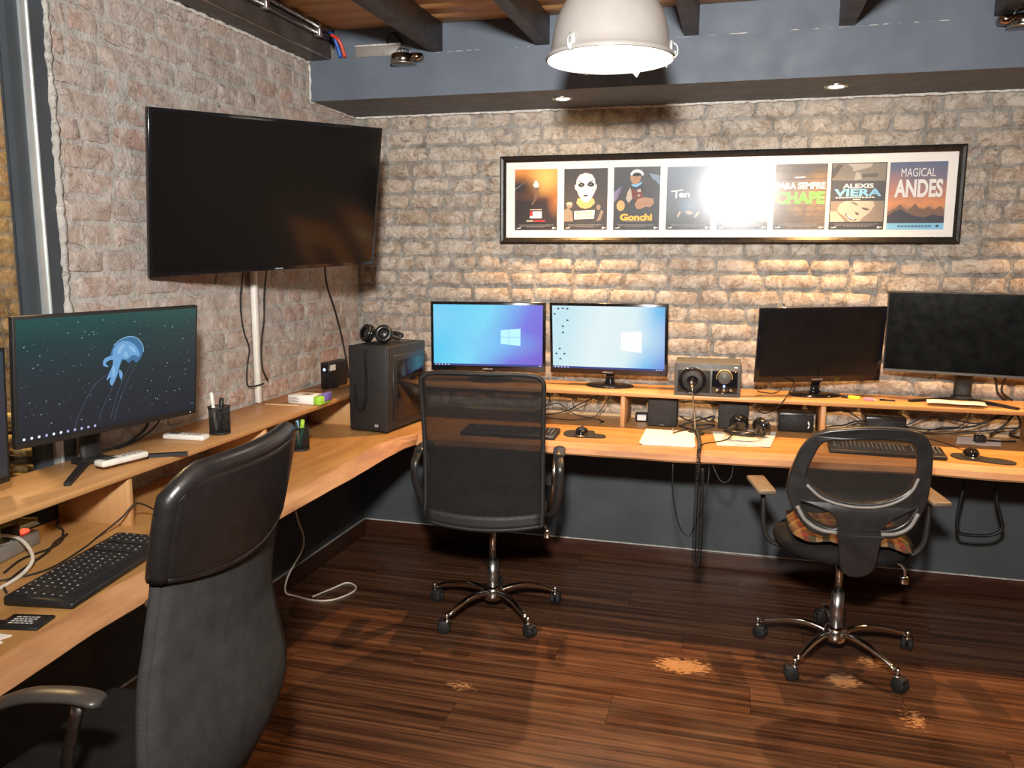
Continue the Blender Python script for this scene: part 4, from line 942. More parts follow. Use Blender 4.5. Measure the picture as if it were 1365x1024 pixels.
def rim(pts, r): return MB().tube([(p.x, -.292 + bend(p.x, p.y), p.y) for p in cr([(a, b, 0) for a, b in pts], 5)], r, 8)
rim([(.192, .80), (.172, .752), (.128, .714), (.060, .690), (-.03, .687), (-.115, .709), (-.168, .752)], .0055).build('mesh_rim', M['greyrim'], t)
rim([(-.196, .672), (-.165, .622), (-.115, .592), (-.058, .586)], .0075).build('mesh_rim', M['greyrim'], t)
rim([(.200, .675), (.176, .624), (.135, .598), (.085, .592)], .0075).build('mesh_rim', M['greyrim'], t)
MB().tube(cr([(.015, -.262, .50), (.015, -.255, .46), (.010, -.20, .415), (0, -.05, .41)], 5), [(.036, .010)]*16, 12, flat=(1, 0, 0)).build('back_support', M['blackm'], t)
mbs = MB(); prof = [(0, 0), (.20, .0), (.245, .018), (.255, .045), (.24, .066), (.18, .074), (0, .074)]
mbs.lathe(prof, 36); mbs.v = [(x*1.0, y*.96 + .02, z + .425) for x, y, z in mbs.v]; mbs.build('seat', M['seatf'], t)
MB().rbox(-.08, .08, -.10, .10, .395, .428, .01, 2).build('tilt_mechanism', M['blackm'], t)
MB().tube(cr([(.08, -.02, .41), (.19, -.02, .405), (.225, -.02, .38), (.228, -.02, .345)], 4), .006, 8).rbox(.214, .242, -.034, -.006, .322, .355, .005, 2).build('lever', M['chrome'], t)
for s in (-1, 1):
    MB().rbox(-.036, .036, -.085, .10, -.010, .010, .009, 3).build('armrest', M['armg'], t, (s*.305, .0, .662), (R(4), 0, R(13)))
    MB().tube(cr([(s*.300, .02, .652), (s*.296, .0, .60), (s*.290, -.01, .50), (s*.262, -.01, .445), (s*.20, -.01, .428), (s*.10, -.01, .424)], 5), [(.014, .010)]*26, 10, flat=(0, 1, 0)).build('arm_post', M['blackm'], t)
def cush(u, v):
    a, b = 2*u - 1, 2*v - 1; x = .205*a*(1 - .05*b*b); y = .195*b*(1 - .05*a*a)
    lift = .05*max(0, -a - .3)*max(0, -b - .2) + .012*math.sin(7*a + 2*b)*abs(b)
    return Vector((x, y, lift)), (1 - a**4)*(1 - b**4)
def cushion_mesh():
    m = MB(); N = 14
    m.grid(lambda u, v: cush(u, v)[0] + Vector((0, 0, .012 + .034*cush(u, v)[1]**.5)), N, N); m.grid(lambda u, v: cush(1 - u, v)[0] + Vector((0, 0, .010 - .0085*cush(1 - u, v)[1]**.5)), N, N)
    return m
c = cushion_mesh().build('seat_cushion', M['plaid'], None, (2.408, -.835, .4995), (0, 0, R(4)))
tag(c, 'plaid seat cushion lying on the right hand chair', 'cushion')

# --- foreground chair, seen from behind
t = thing('leather_top_office_chair', 'charcoal office chair with black leather headrest in the left foreground', 'chair', (.825, -2.745, 0), R(95))
star_base(t, 20, .29, .25, .42)
MB().rbox(-.235, .22, -.14, .27, .43, .515, .035, 3).build('seat', M['seatf'], t)
MB().rbox(-.09, .09, -.12, .10, .405, .435, .01, 2).build('tilt_mechanism', M['blackm'], t)
HWT = [(.46, .20), (.50, .240), (.56, .262), (.64, .262), (.74, .242), (.84, .222), (.93, .218), (1.02, .226), (1.10, .228), (1.17, .222)]
YT = [(.46, -.165), (.52, -.195), (.60, -.205), (.70, -.195), (.80, -.19), (.90, -.205), (1.0, -.225), (1.17, -.262)]
def sm(t_, tab):
    # smooth interpolation by averaging
    return (interp(t_ - .02, tab) + interp(t_, tab)*2 + interp(t_ + .02, tab))/4
def fb(u, z):
    s = 2*u - 1; hw = sm(z, HWT); yv = sm(z, YT) + .040*s*s
    if s < 0: hw += .020*max(0, .95 - z)
    return Vector((s*hw, yv, z))
def body(u, v):
    s = 2*u - 1; zt = 1.00 - .028*(1 - s*s); z0 = .455 + .03*s*s
    return fb(u, z0 + (zt - z0)*v)
MB().shell(nrm(body), 18, 26, .026).build('fabric_back', M['fabric'], t)
def head(u, v):
    s = 2*u - 1; z0 = .985 - .028*(1 - s*s); z1 = 1.168 - (.040 if s < 0 else .012)*max(0, abs(s) - .70)**2/.30**2
    p = fb(u, z0 + (z1 - z0)*v); return p
MB().shell(nrm(head), 24, 12, .040).build('leather_headrest', M['leather'], t)
ed = [head(i/24, 1) for i in range(25)]
MB().tube([head(0, j/10) for j in range(10)] + ed + [head(1, 1 - j/10) for j in range(1, 11)], .021, 10).build('headrest_edge', M['leather'], t)
MB().tube([head(i/20, 0) + Vector((0, -.016, 0)) for i in range(21)], .007, 8).build('headrest_seam', M['leather'], t)
edge = [body(0, j/20) for j in range(20, -1, -1)] + [body(i/14, 0) for i in range(1, 14)] + [body(1, j/20) for j in range(21)]
MB().tube(edge, .0135, 8).build('piping', M['fabric'], t)
for s in (-1, 1):
    MB().tube(cr([(s*.235, .160, .718), (s*.228, .09, .742), (s*.222, .0, .748), (s*.218, -.055, .738)], 6), [(.012, .010)] + [(.026, .012)]*16 + [(.024, .011), (.014, .008)], 14, flat=(1, 0, 0)).build('armrest', M['armd'], t)
    MB().tube(cr([(s*.226, -.01, .742), (s*.24, .02, .60), (s*.24, .03, .47), (s*.15, .03, .425)], 5), [(.013, .008)]*16, 10, flat=(0, 1, 0)).build('arm_post', M['steel'], t)
MB().tube(cr([(0, -.02, .425), (0, -.15, .42), (0, -.172, .50), (0, -.175, .62)], 4), [(.03, .008)]*13, 10, flat=(1, 0, 0)).build('back_support', M['blackm'], t)

# ================================================================== COMPUTER TOWER AND THINGS ON THE SHELVES
t = thing('computer_tower', 'black computer tower standing on the desk corner', 'computer', (.411, -.558, DZ), R(-7))
MB().rbox(-.099, .099, -.168, .18, .012, .392, .005, 2).build('case', M['blackm'], t)
MB().rbox(-.099, .099, -.182, -.168, .008, .394, .006, 2).build('front_panel', M['blackm'], t)
MB().rbox(.098, .104, -.13, .165, .05, .350, .003, 1).build('side_panel', M['black'], t)
MB().rbox(.103, .107, -.10, .140, .10, .325, .003, 1).build('side_window', M['gloss'], t)
for a in (-.075, .075):
    for b in (-.15, .15): MB().lathe([(.0, 0), (.014, 0), (.012, .012), (0, .013)], 12, (a, b, 0)).build('foot', M['rubber'], t)
lg = []
for k, dx in enumerate((0, .007, .013)): lg.append([(.032 + dx, .03), (.037 + dx, .03), (.040 + dx*.9, .047 - .004*abs(k - .6)), (.036 + dx, .040)])
flat('sail_logo', lg, M['label'], t, -.1825)['kind'] = 'stuff'
MB().rbox(-.08, .08, -.10, .12, .392, .396, .002, 1).build('top_vent', M['black'], t)

def coil(path, rad, turns, r, n=6, seg=7):
    P = cr(path, seg); m = turns*9; out = []
    L = [0]
    for a, b in zip(P, P[1:]): L.append(L[-1] + (b - a).length)
    j = 0
    for i in range(m + 1):
        s = L[-1]*i/m
        while j < len(P) - 2 and L[j + 1] < s: j += 1
        f = (s - L[j])/max(1e-9, L[j + 1] - L[j]); c = P[j].lerp(P[j + 1], f); T = (P[j + 1] - P[j]).normalized()
        N = T.cross(Vector((0, -1, .2))).normalized(); B = T.cross(N); a = 2*PI*i/9
        out.append(c + (N*math.cos(a) + B*math.sin(a))*rad)
    return MB().tube(out, r, n)
def headphones(label, loc, rotz, spread=.085, band_dir=1, mark=None):
    t = thing('headphones', label, 'headphones', loc, rotz)
    for s in (-1, 1):
        e = MB(); e.lathe([(0, -.018), (.028, -.018), (.040, -.010), (.042, .004), (.036, .014), (0, .018)], 24, axis='y')
        cup = e.build('ear_cup', M['gloss'], t, (s*spread*.5, -.01, .042), (R(-18), 0, R(s*24)))
        MB().lathe([(.024, .0145), (.038, .010), (.041, .018), (.034, .026), (.024, .022)], 24, axis='y').build('ear_pad', M['leather'], cup)
        MB().lathe([(0, .0185), (.016, .0175), (.018, .016)], 16, axis='y').build('cap', M['armp'], cup)
    pts = [(math.cos(a)*.078, band_dir*(.045 + .085*math.sin(a)), .020 + .012*math.sin(a)) for a in [PI*k/14 for k in range(15)]]
    pts = [(-spread*.5, 0, .045)] + pts[::-1] + [(spread*.5, 0, .045)]
    MB().tube(cr(pts, 3), (.009), 8).build('headband', M['blackm'], t)
    MB().tube(cr(pts[4:-4], 3), [(.013, .017)]*len(cr(pts[4:-4], 3)), 10, flat=(0, 0, 1)).build('head_cushion', M['leather'], t)
    return t
headphones('black headphones lying on top of the computer tower', (.385, -.615, DZ + .396), R(-10))
tag(coil([(.385, -.745, 1.135), (.388, -.758, 1.09), (.390, -.757, 1.016), (.386, -.757, .913), (.372, -.757, .862), (.353, -.757, .862), (.340, -.757, .894), (.335, -.757, .975)], .0055, 52, .0018).build('coiled_cord', M['cable']), 'short coiled headphone cord looped on the tower front', 'cable')
# external drive
t = thing('external_drive', 'upright black external drive with blue light beside the tower', 'hard drive', (.118, -.53, SZ), R(-4))
MB().rbox(-.022, .022, -.085, .085, 0, .125, .004, 2).build('case', M['black'], t)
MB().rbox(-.021, .021, -.088, -.083, .004, .121, .002, 1).build('front', M['gloss'], t)
MB().lathe([(0, -.0002), (.0065, .0)], 16, (0, -.0885, .092), 'y').build('power_light', M['led'], t)
MB().box(.0222, .0226, -.075, -.025, .085, .112).build('sticker', M['label'], t)
# small carton
t = thing('accessory_carton', 'small white and green carton on the left shelf', 'box', (.225, -.965, SZ), R(-4))
MB().rbox(-.080, .045, -.045, .045, 0, .036, .003, 1).build('white_end', M['paper'], t)
MB().rbox(.045, .078, -.045, .045, 0, .036, .003, 1).build('green_end', M['green'], t)
MB().box(.045, .0805, -.01, .046, .034, .0372).rbox(.070, .0805, -.01, .046, .010, .048, .002, 1).build('purple_flap', M['purple'], t)
flat('fine_print', [rect(-.055 + .0, .028 - .006*k, .02 + .012*(k % 2), .0012) for k in range(4)], M['ink_grey'], t, -.0453)['kind'] = 'stuff'
MB().box(-.03, .01, -.02, .02, .0361, .0366).build('top_print', M['ink_grey'], t)
tag(MB().rbox(-.075, .075, -.006, .006, 0, .005, .001, 1).build('wood_strip', M['palepine'], None, (.145, -1.055, SZ), (0, 0, R(4))), 'thin pale wood strip beside the white carton', 'stick')
# pencil cups
def pencil_cup(label, loc, pens):
    t = thing('pencil_cup', label, 'pencil cup', loc)
    MB().lathe([(.0345, .004), (.036, .095)], 28).build('mesh_wall', M['cupmesh'], t)
    MB().lathe([(0, 0), (.036, 0), (.0365, .006), (.034, .008), (0, .006)], 28).build('cup_base', M['blackm'], t)
    MB().tube([(.0365*math.cos(a), .0365*math.sin(a), .096) for a in [2*PI*k/28 for k in range(28)]], .0024, 6, True).build('cup_rim', M['blackm'], t)
    b = MB()
    for k in range(24):
        a = 2*PI*k/24; b.tube([(.0347*math.cos(a), .0347*math.sin(a), .005), (.0362*math.cos(a + .35), .0362*math.sin(a + .35), .095)], .0006, 4); b.tube([(.0347*math.cos(a), .0347*math.sin(a), .005), (.0362*math.cos(a - .35), .0362*math.sin(a - .35), .095)], .0006, 4)
    b.build('wire_weave', M['blackm'], t)['kind'] = 'stuff'
    for (lab, mat, cap, dx, dy, L, r, bx) in pens:
        p = thing('marker_pen', lab, 'pen', (loc[0] + bx, loc[1] - .004, loc[2] + .008 + r*.7))
        d = Vector((dx, dy, 1)).normalized()
        MB().tube([d*0, d*L*.68], [r*.9, r], 10).build('barrel', M[mat], p); MB().tube([d*L*.68, d*L*.7, d*L*.98, d*L], [r, r*1.12, r*1.05, r*.6], 10).build('pen_cap', M[cap], p)
pencil_cup('black wire mesh pencil cup on the left shelf', (.227, -1.61, SZ), [('white marker pen leaning in the shelf pencil cup', 'white', 'white', -.10, .0, .135, .006, -.012), ('black marker pen leaning in the shelf pencil cup', 'black', 'black', -.02, .12, .115, .0075, .008), ('grey pen leaning right in the shelf pencil cup', 'greyplastic', 'black', .14, .0, .10, .004, .0)])
pencil_cup('black wire mesh pencil cup under the left shelf', (.262, -1.12, DZ), [('green highlighter in the lower pencil cup', 'teal', 'green', .12, .0, .115, .008, .002), ('pale blue marker in the lower pencil cup', 'teal', 'ink_cyan', -.05, .1, .110, .008, -.012), ('white pen in the lower pencil cup', 'white', 'blackm', -.16, 0, .105, .005, .0)])
# remotes
def remote(label, loc, rotz):
    t = thing('remote_control', label, 'remote control', loc, rotz)
    MB().rbox(-.078, .078, -.023, .023, 0, .019, .007, 3).build('body', M['white'], t)
    MB().box(-.062, -.022, -.014, .014, .0188, .0196).build('display', M['greyplastic'], t)
    b = MB()
    for i in range(4):
        for j in range(2): b.rbox(-.004 + i*.018, .007 + i*.018, -.013 + j*.016, -.004 + j*.016, .018, .0205, .001, 1)
    b.build('buttons', M['greyrim'], t)['kind'] = 'stuff'
remote('white remote control in front of the jellyfish monitor', (.222, -2.092, SZ + .0135), R(77))
remote('white remote control between the jellyfish monitor and the pencil cup', (.170, -1.722, SZ), R(3))

# ================================================================== KEYBOARDS, MICE
def keyboard(label, loc, rotz, W=.44, D=.155, tilt=0):
    t = thing('keyboard', label, 'keyboard', loc, rotz)
    b = MB().rbox(-W/2, W/2, -D/2, D/2, 0, .016, .006, 2)
    b.v = [(x, y, z + (.008*(y + D/2)/D if z > .008 else 0)) for x, y, z in b.v]; b.build('body', M['black'], t)
    ks, lg = MB(), MB(); r = random.Random(3); rows = 6; x0, x1 = -W/2 + .014, W/2 - .014; y0, y1 = -D/2 + .030, D/2 - .014
    p = (y1 - y0)/rows; cols = int((x1 - x0)/(p*.93)); pc = (x1 - x0)/cols
    for j in range(rows):
        yc = y0 + (j + .5)*p; z = .0155 + .008*(yc + D/2)/D; i = 0
        while i < cols:
            w_ = 1
            if j == 0 and i == 4: w_ = 6
            if j in (1, 2, 3) and i in (0,): w_ = 2
            gap = i in (int(cols*.68), int(cols*.82))
            if not gap:
                xa, xb = x0 + i*pc + .0012, x0 + (i + w_)*pc - .0012
                ks.add([(xa, yc - p*.44, z), (xb, yc - p*.44, z), (xb, yc + p*.44, z), (xa, yc + p*.44, z), (xa + .002, yc - p*.34, z + .0055), (xb - .002, yc - p*.34, z + .0055), (xb - .002, yc + p*.38, z + .0055), (xa + .002, yc + p*.38, z + .0055)], [(4, 5, 6, 7), (0, 1, 5, 4), (1, 2, 6, 5), (2, 3, 7, 6), (3, 0, 4, 7)])
                if w_ < 6:
                    xc = xa + .0045 + r.random()*.002; h = p*.22; q = .0026 + r.random()*.0030
                    lg.add([(xc, yc, z + .0058), (xc + q, yc, z + .0058), (xc + q, yc + h, z + .0058), (xc, yc + h, z + .0058)], [(0, 1, 2, 3)])
            i += w_
    ks.build('key_caps', M['blackm'], t, fix=False)['kind'] = 'stuff'; lg.build('key_legends', M['legend'], t, fix=False)['kind'] = 'stuff'
    return t
keyboard('large black keyboard on the left desk beside the foreground chair', (.442, -2.455, DZ), R(98.8), .455, .172)
keyboard('black keyboard behind the mesh chair in front of the lit monitors', (1.012, -.585, DZ), R(2), .43, .155)
keyboard('black keyboard on the right desk behind the open frame chair', (2.585, -.495, DZ), R(-2), .44, .15)
def mouse(label, loc, rotz, mat='gloss'):
    t = thing('computer_mouse', label, 'mouse', loc, rotz); N = 14
    def f(u, v):
        a = u*2*PI; r_ = math.sin(v*PI/2); x, y = math.cos(a)*r_, math.sin(a)*r_
        return Vector((.031*x*(1 + .12*y), .054*y, .036*math.cos(v*PI/2)**.7*(1 - .18*y) + .001))
    MB().grid(f, 24, 10).build('shell', M[mat], t)
    MB().lathe([(0, 0), (1, 0), (1.02, .05), (1, .1)], 24).build('skirt', M['steel'], t)
    sk = t.children[-1]
    for v in sk.data.vertices: v.co = Vector((v.co.x*.031*(1 + .12*v.co.y), v.co.y*.054, v.co.z*.09))
    MB().rbox(-.004, .004, .014, .032, .026, .037, .003, 2).build('scroll_wheel', M['rubber'], t)
def mouse_mat(label, loc, rotz, pts):
    poly = [(p.x, p.y) for p in cr([(a, b, 0) for a, b in pts], 5, True)]
    return tag(MB().prism(poly, 0, .004, 'xy').build('mouse_mat', M['rubber'], None, loc, (0, 0, rotz)), label, 'mouse mat')
mouse_mat('black gel mouse mat left of the notepad', (1.335, -.515, DZ), 0, [(-.095, .0), (-.085, .07), (-.02, .095), (.03, .085), (.045, .035), (.085, .02), (.10, -.015), (.085, -.045), (.02, -.055), (-.06, -.055)])
mouse('glossy black mouse on the mat left of the notepad', (1.325, -.525, DZ + .004), R(5))
mouse_mat('black gel mouse mat at the right end of the desk', (2.935, -.515, DZ), R(-22), [(-.11, .0), (-.10, .05), (-.04, .065), (.02, .045), (.07, .05), (.115, .025), (.12, -.02), (.08, -.045), (.0, -.045), (-.07, -.05)])
mouse('glossy black and silver mouse at the right end of the desk', (2.905, -.49, DZ + .004), R(-4))

# ================================================================== PAPER, AUDIO
t = thing('notepad', 'white paper notepad with loose sheets on the desk', 'notepad', (1.698, -.485, DZ), R(2))
for k in range(4):
    r_ = random.Random(k); a = R(r_.uniform(-3, 3)); o = Vector((r_.uniform(-.008, .012), r_.uniform(-.006, .006)))
    m = MB(); m.M = Matrix.Translation((o.x, o.y, 0)) @ Matrix.Rotation(a, 4, 'Z'); m.box(-.108, .108, -.145, .145, .0026*k, .0026*k + .0024); m.build('sheet', M['paper'], t)
p = thing('ballpoint_pen', 'bronze pen lying on the white notepad', 'pen', (1.745, -.375, DZ + .0145), R(62))
MB().tube([(-.062, 0, 0), (-.052, 0, 0), (.05, 0, 0), (.065, 0, 0)], [.001, .0036, .004, .003], 8).build('barrel', M['nickel'], p); MB().tube([(.02, .004, .002), (.06, .004, .003)], .0012, 6).build('clip', M['steel'], p)
p = thing('ballpoint_pen', 'pale pen crossing the bronze pen on the notepad', 'pen', (1.715, -.355, DZ + .0145), R(100))
MB().tube([(-.03, 0, 0), (.05, 0, 0)], .003, 8).build('barrel', M['greyrim'], p); MB().tube([(-.045, 0, -.001), (-.03, 0, 0)], [.0008, .003], 8).build('tip', M['steel'], p)
tag(MB().grid(lambda u, v: Vector(((u - .5)*.21, (v - .5)*.29, .001 + .004*max(0, u - .6)*math.sin(v*6)**2)), 8, 8).build('paper_sheet', M['paper'], None, (2.005, -.405, DZ + .0005), (0, 0, R(6))), 'white paper sheet under the desk headphones', 'paper')
tag(MB().grid(lambda u, v: Vector(((u - .5)*.15, (v - .5)*.30, .003 + .008*max(0, v - .8)*3)), 6, 8).build('paper_sheet', M['paper'], None, (2.075, -.385, DZ + .002), (0, 0, R(-7))), 'second paper sheet with lifted corner beneath the headphones', 'paper')
headphones('black studio headphones lying on loose papers', (2.045, -.335, DZ + .006), R(158), .10)
# grey audio box on the shelf
t = thing('audio_monitor_box', 'grey audio monitor box with black cone and gold ringed knob', 'speaker', (1.853, -.205, SZ), R(1.5))
MB().rbox(-.147, .147, -.10, .10, 0, .152, .006, 2).build('cabinet', M['greyplastic'], t)
MB().rbox(-.138, .138, -.104, -.098, .008, .128, .006, 2).build('front_bezel', M['greyplastic'], t)
MB().rbox(.020, .132, -.1065, -.103, .016, .118, .003, 1).build('control_panel', M['gloss'], t)
MB().rbox(-.132, .012, -.1055, -.103, .016, .118, .003, 1).build('cone_plate', M['blackm'], t)
cn = MB().lathe([(.060, .000), (.062, .007), (.057, .009), (.052, .004), (.030, -.010), (.026, -.004), (.018, .010), (0, .015)], 32, (-.066, -.106, .070), 'y').build('cone', M['gloss'], t)
kb = MB().lathe([(0, .022), (.026, .021), (.029, .016), (.029, .0)], 28, (.074, -.106, .090), 'y').build('volume_knob', M['greyplastic'], t)
MB().tube([(.074 + .034*math.cos(a), -.1075, .090 + .034*math.sin(a)) for a in [R(-15) + R(210)*k/20 for k in range(21)]], .0025, 6).build('gold_ring', M['gold'], t)
MB().lathe([(0, .004), (.0045, .002), (.005, 0)], 12, (.074, -.1065, .050), 'y').build('blue_light', M['led'], t)
for k, dx in enumerate((-.030, 0, .030)): MB().lathe([(0, .008), (.007, .007), (.008, 0)], 14, (.074 + dx, -.1065, .034), 'y').build('button', M['chrome'], t)
MB().box(.115, .130, -.1045, -.1035, .132, .139).build('sticker', M['paper'], t)
# gooseneck in front of it
t = thing('gooseneck_microphone', 'thin metal gooseneck stand in front of the grey audio box', 'microphone', (1.812, -.345, DZ))
MB().lathe([(0, 0), (.040, 0), (.042, .006), (.030, .012), (0, .014)], 24).build('weight', M['blackm'], t)
MB().tube(cr([(0, 0, .012), (-.003, -.002, .07), (-.010, -.004, .13), (-.020, -.008, .215)], 5), [.0032]*16, 8).build('stem', M['steel'], t)
MB().tube([(-.020, -.008, .213), (-.024, -.010, .245)], [.0055, .0065], 10).build('capsule', M['chrome'], t)
# small speakers under the shelf
for x, yv, lab in ((1.652, -.205, 'square black speaker panel under the shelf behind the notepad'), (1.975, -.175, 'square black speaker panel under the shelf behind the headphones')):
    t = thing('shelf_speaker', lab, 'speaker', (x, yv, DZ), R(1))
    MB().rbox(-.068, .068, -.02, .10, 0, .138, .004, 1).build('cabinet', M['blackm'], t); MB().rbox(-.066, .066, -.026, -.019, .004, .134, .003, 1).build('grille', M['fabric'], t)
    MB().box(-.010, .010, -.0265, -.0258, .008, .011).build('badge', M['greyrim'], t)
for x, yv, w_, lab in ((2.252, -.16, .076, 'low black desktop speaker with white badge left of the shelf divider'), (2.632, -.155, .085, 'low brown-topped black desktop speaker right of the shelf divider')):
    t = thing('desktop_speaker', lab, 'speaker', (x, yv, DZ), R(2))
    MB().rbox(-w_, w_, -.02, .09, 0, .092, .005, 2).build('cabinet', M['frame'], t); MB().rbox(-w_ + .005, w_ - .005, -.026, -.018, .006, .080, .003, 1).build('grille', M['fabric'] if False else M['rubber'], t)
    if x < 2.5: flat('badge', [ell(.055, .045, .0035, .010, 10, .3), ell(.055, .028, .003, .007, 10, -.3)], M['ink_white'], t, -.0265)['kind'] = 'stuff'
t = thing('power_adapter', 'black power adapter with white label beside the speaker panel', 'adapter', (1.545, -.12, DZ), R(3))
MB().rbox(-.030, .030, -.02, .02, 0, .042, .004, 2).build('case', M['black'], t); MB().box(-.020, .022, -.0206, -.0198, .008, .034).build('label', M['ink_white'], t)
# things on the right of the shelf
def hl(label, loc, rotz, mat):
    t = thing('highlighter', label, 'highlighter', loc, rotz)
    MB().rbox(-.028, .022, -.010, .010, 0, .014, .004, 2).build('barrel', M[mat], t); MB().rbox(-.058, -.028, -.009, .009, .001, .013, .003, 2).build('pen_cap', M['black'], t)
hl('yellow highlighter lying on the back shelf', (2.495, -.185, SZ), R(-25), 'yellow')
t = thing('highlighter', 'pink marker lying on the back shelf', 'highlighter', (2.548, -.215, SZ), R(-20)); MB().rbox(-.020, .022, -.010, .010, 0, .013, .004, 2).build('barrel', M['pink'], t); MB().rbox(.022, .030, -.005, .005, .002, .010, .002, 1).build('pen_cap', M['white'], t)
t = thing('ballpoint_pen', 'black pen right of the pink marker', 'pen', (2.625, -.20, SZ + .004), R(-8)); MB().tube([(-.03, 0, 0), (.028, 0, 0), (.036, 0, -.001)], [.004, .004, .001], 8).build('barrel', M['black'], t); MB().tube([(-.03, 0, .004), (-.008, 0, .005)], .001, 6).build('clip', M['steel'], t)
tag(MB().grid(lambda u, v: Vector(((u - .5)*.225 + .01*v, (v - .5)*.10, .004 - .003*abs(2*u - 1) + .002*math.sin(9*u))), 10, 4).build('paper_sheet', M['paper'], None, (2.885, -.245, SZ + .013), (0, 0, R(-4))), 'folded white paper on the shelf under the big dark monitor', 'paper')
tag(MB().grid(lambda u, v: Vector(((u - .5)*.17 + .03*v, (v - .5)*.17, .001 + .003*math.sin(5*u)**2)), 8, 6).build('paper_sheet', M['paper'], None, (2.995, -.17, DZ + .001), (0, 0, R(-5))), 'creased white paper beneath the black plug adapter', 'paper')
t = thing('plug_adapter', 'black plug adapter with two prongs lying on white paper', 'adapter', (3.008, -.19, DZ + .006), R(8))
MB().rbox(-.022, .022, -.015, .015, 0, .030, .004, 2).build('case', M['black'], t)
for s in (-1, 1): MB().tube([(s*.009, 0, .029), (s*.009, 0, .047)], .0025, 6).build('prong', M['steel'], t)
cable('adapter_lead', 'short black lead from the plug adapter', [(3.032, -.19, DZ + .016), (3.07, -.17, DZ + .010), (3.11, -.16, DZ + .008), (3.16, -.15, DZ + .010)], .004)
# left desk odds and ends
t = thing('memory_card_case', 'black printed drive case near the desk edge', 'drive', (.515, -2.752, DZ), R(12))
MB().rbox(-.048, .048, -.034, .034, 0, .007, .002, 1).build('case', M['black'], t)
b = MB(); r_ = random.Random(2)
for k in range(4):
    x = -.030
    while x < .020: w_ = r_.uniform(.004, .011); b.box(x, x + w_, .016 - .010*k, .0205 - .010*k, .0070, .0073); x += w_ + .003
b.build('printed_lines', M['legend'], t)['kind'] = 'stuff'
t = thing('memory_card_case', 'black and blue drive case behind the printed one', 'drive', (.440, -2.800, DZ), R(16)); MB().rbox(-.045, .045, -.030, .030, 0, .008, .002, 1).build('case', M['black'], t); MB().box(-.045, .045, -.026, -.016, .008, .0084).build('blue_stripe', M['blue'], t)
tag(MB().prism([(-.05, -.03), (.02, -.035), (.045, -.012), (.03, .0), (.048, .02), (.0, .035), (-.05, .028)], 0, .002, 'xy').build('torn_paper', M['paper'], None, (.498, -2.842, DZ), (0, 0, R(20))), 'torn white paper beside the printed drive case', 'paper')
t = thing('power_strip', 'grey-white power strip with glowing red switch under the left shelf', 'power strip', (.135, -2.47, DZ), R(100))
MB().rbox(-.16, .14, -.028, .028, 0, .040, .005, 2).build('body', M['greyrim'], t)
MB().rbox(.095, .125, -.012, .012, .040, .047, .003, 1).build('switch', M['ledr'], t)
for k in range(4): MB().lathe([(.019, .0405), (.021, .0415), (.023, .0405)], 20, (-.12 + .05*k, 0, 0)).build('socket', M['white'], t)
MB().rbox(.045, .08, -.018, .018, .041, .075, .005, 1).build('plug', M['black'], t)

# ================================================================== CABLES
cable('white_cable', 'white cable dropping from the left desk and coiling on the floor', [(.10, -.95, .66), (.118, -.93, .41), (.12, -.876, .282), (.10, -.864, .205), (.08, -.95, .12), (.05, -.93, .03), (.09, -.905, .004), (.194, -.924, .004), (.271, -.893, .004), (.315, -.793, .004), (.297, -.725, .004), (.239, -.700, .004), (.205, -.78, .004), (.170, -.90, .009)], .0042, 'whitec')
cable('black_cable', 'thin black cable arching past the left shelf divider', [(.250, -2.60, .753), (.317, -2.496, .753), (.290, -2.34, .753), (.261, -2.253, .754), (.283, -2.18, .79), (.300, -2.14, .822), (.318, -2.10, .80), (.340, -2.07, .765), (.36, -2.05, .753)], .0026)
cable('black_cable', 'black cable kinked beside the power strip', [(.230, -2.535, .753), (.198, -2.448, .754), (.205, -2.36, .754), (.184, -2.300, .753), (.150, -2.262, .754), (.118, -2.227, .753), (.068, -2.20, .753), (.04, -2.16, .753)], .003)
cable('black_cable', 'black cable looping from keyboard towards the power strip', [(.342, -2.635, .753), (.30, -2.60, .753), (.262, -2.52, .753), (.229, -2.40, .758), (.19, -2.33, .759), (.165, -2.26, .757)], .003)
cable('white_cable', 'cream cable looping over the power strip', [(.14, -2.60, .80), (.10, -2.46, .805), (.163, -2.424, .80), (.255, -2.47, .775), (.288, -2.534, .757), (.31, -2.63, .755), (.32, -2.72, .755)], .005, 'whitec')
cable('monitor_cable', 'thick black cable behind the jellyfish monitor stand', [(.10, -1.80, 1.06), (.055, -1.77, .97), (.05, -1.83, .935), (.05, -1.90, .925), (.045, -1.98, .925)], .0045)
cable('monitor_cable', 'thin black cable behind the jellyfish monitor stand', [(.11, -1.76, 1.06), (.07, -1.72, .985), (.06, -1.77, .945), (.05, -1.85, .923), (.06, -1.92, .922)], .003)
coil_o = coil([(1.815, -.30, .766), (1.828, -.42, .764), (1.844, -.60, .764), (1.848, -.70, .766), (1.848, -.744, .745), (1.845, -.745, .60), (1.844, -.745, .42), (1.846, -.745, .30), (1.856, -.745, .275), (1.866, -.745, .31), (1.868, -.745, .45), (1.866, -.745, .62), (1.864, -.735, .69)], .0070, 165, .0023)
tag(coil_o.build('coiled_cord', M['cable']), 'long black coiled headphone cord hanging over the desk edge', 'cable')
cable('hanging_cable', 'thin black cable loop hanging under the desk beside the coiled cord', [(1.744, -.715, .695), (1.749, -.72, .566), (1.778, -.72, .439), (1.819, -.72, .394), (1.845, -.715, .446), (1.878, -.71, .544), (1.89, -.69, .66), (1.885, -.66, .697)], .0028)
cable('hanging_cable', 'short black cable loop under the desk right of the coiled cord', [(1.90, -.66, .697), (1.93, -.68, .64), (1.955, -.685, .625), (1.98, -.68, .65), (1.985, -.65, .697)], .003)
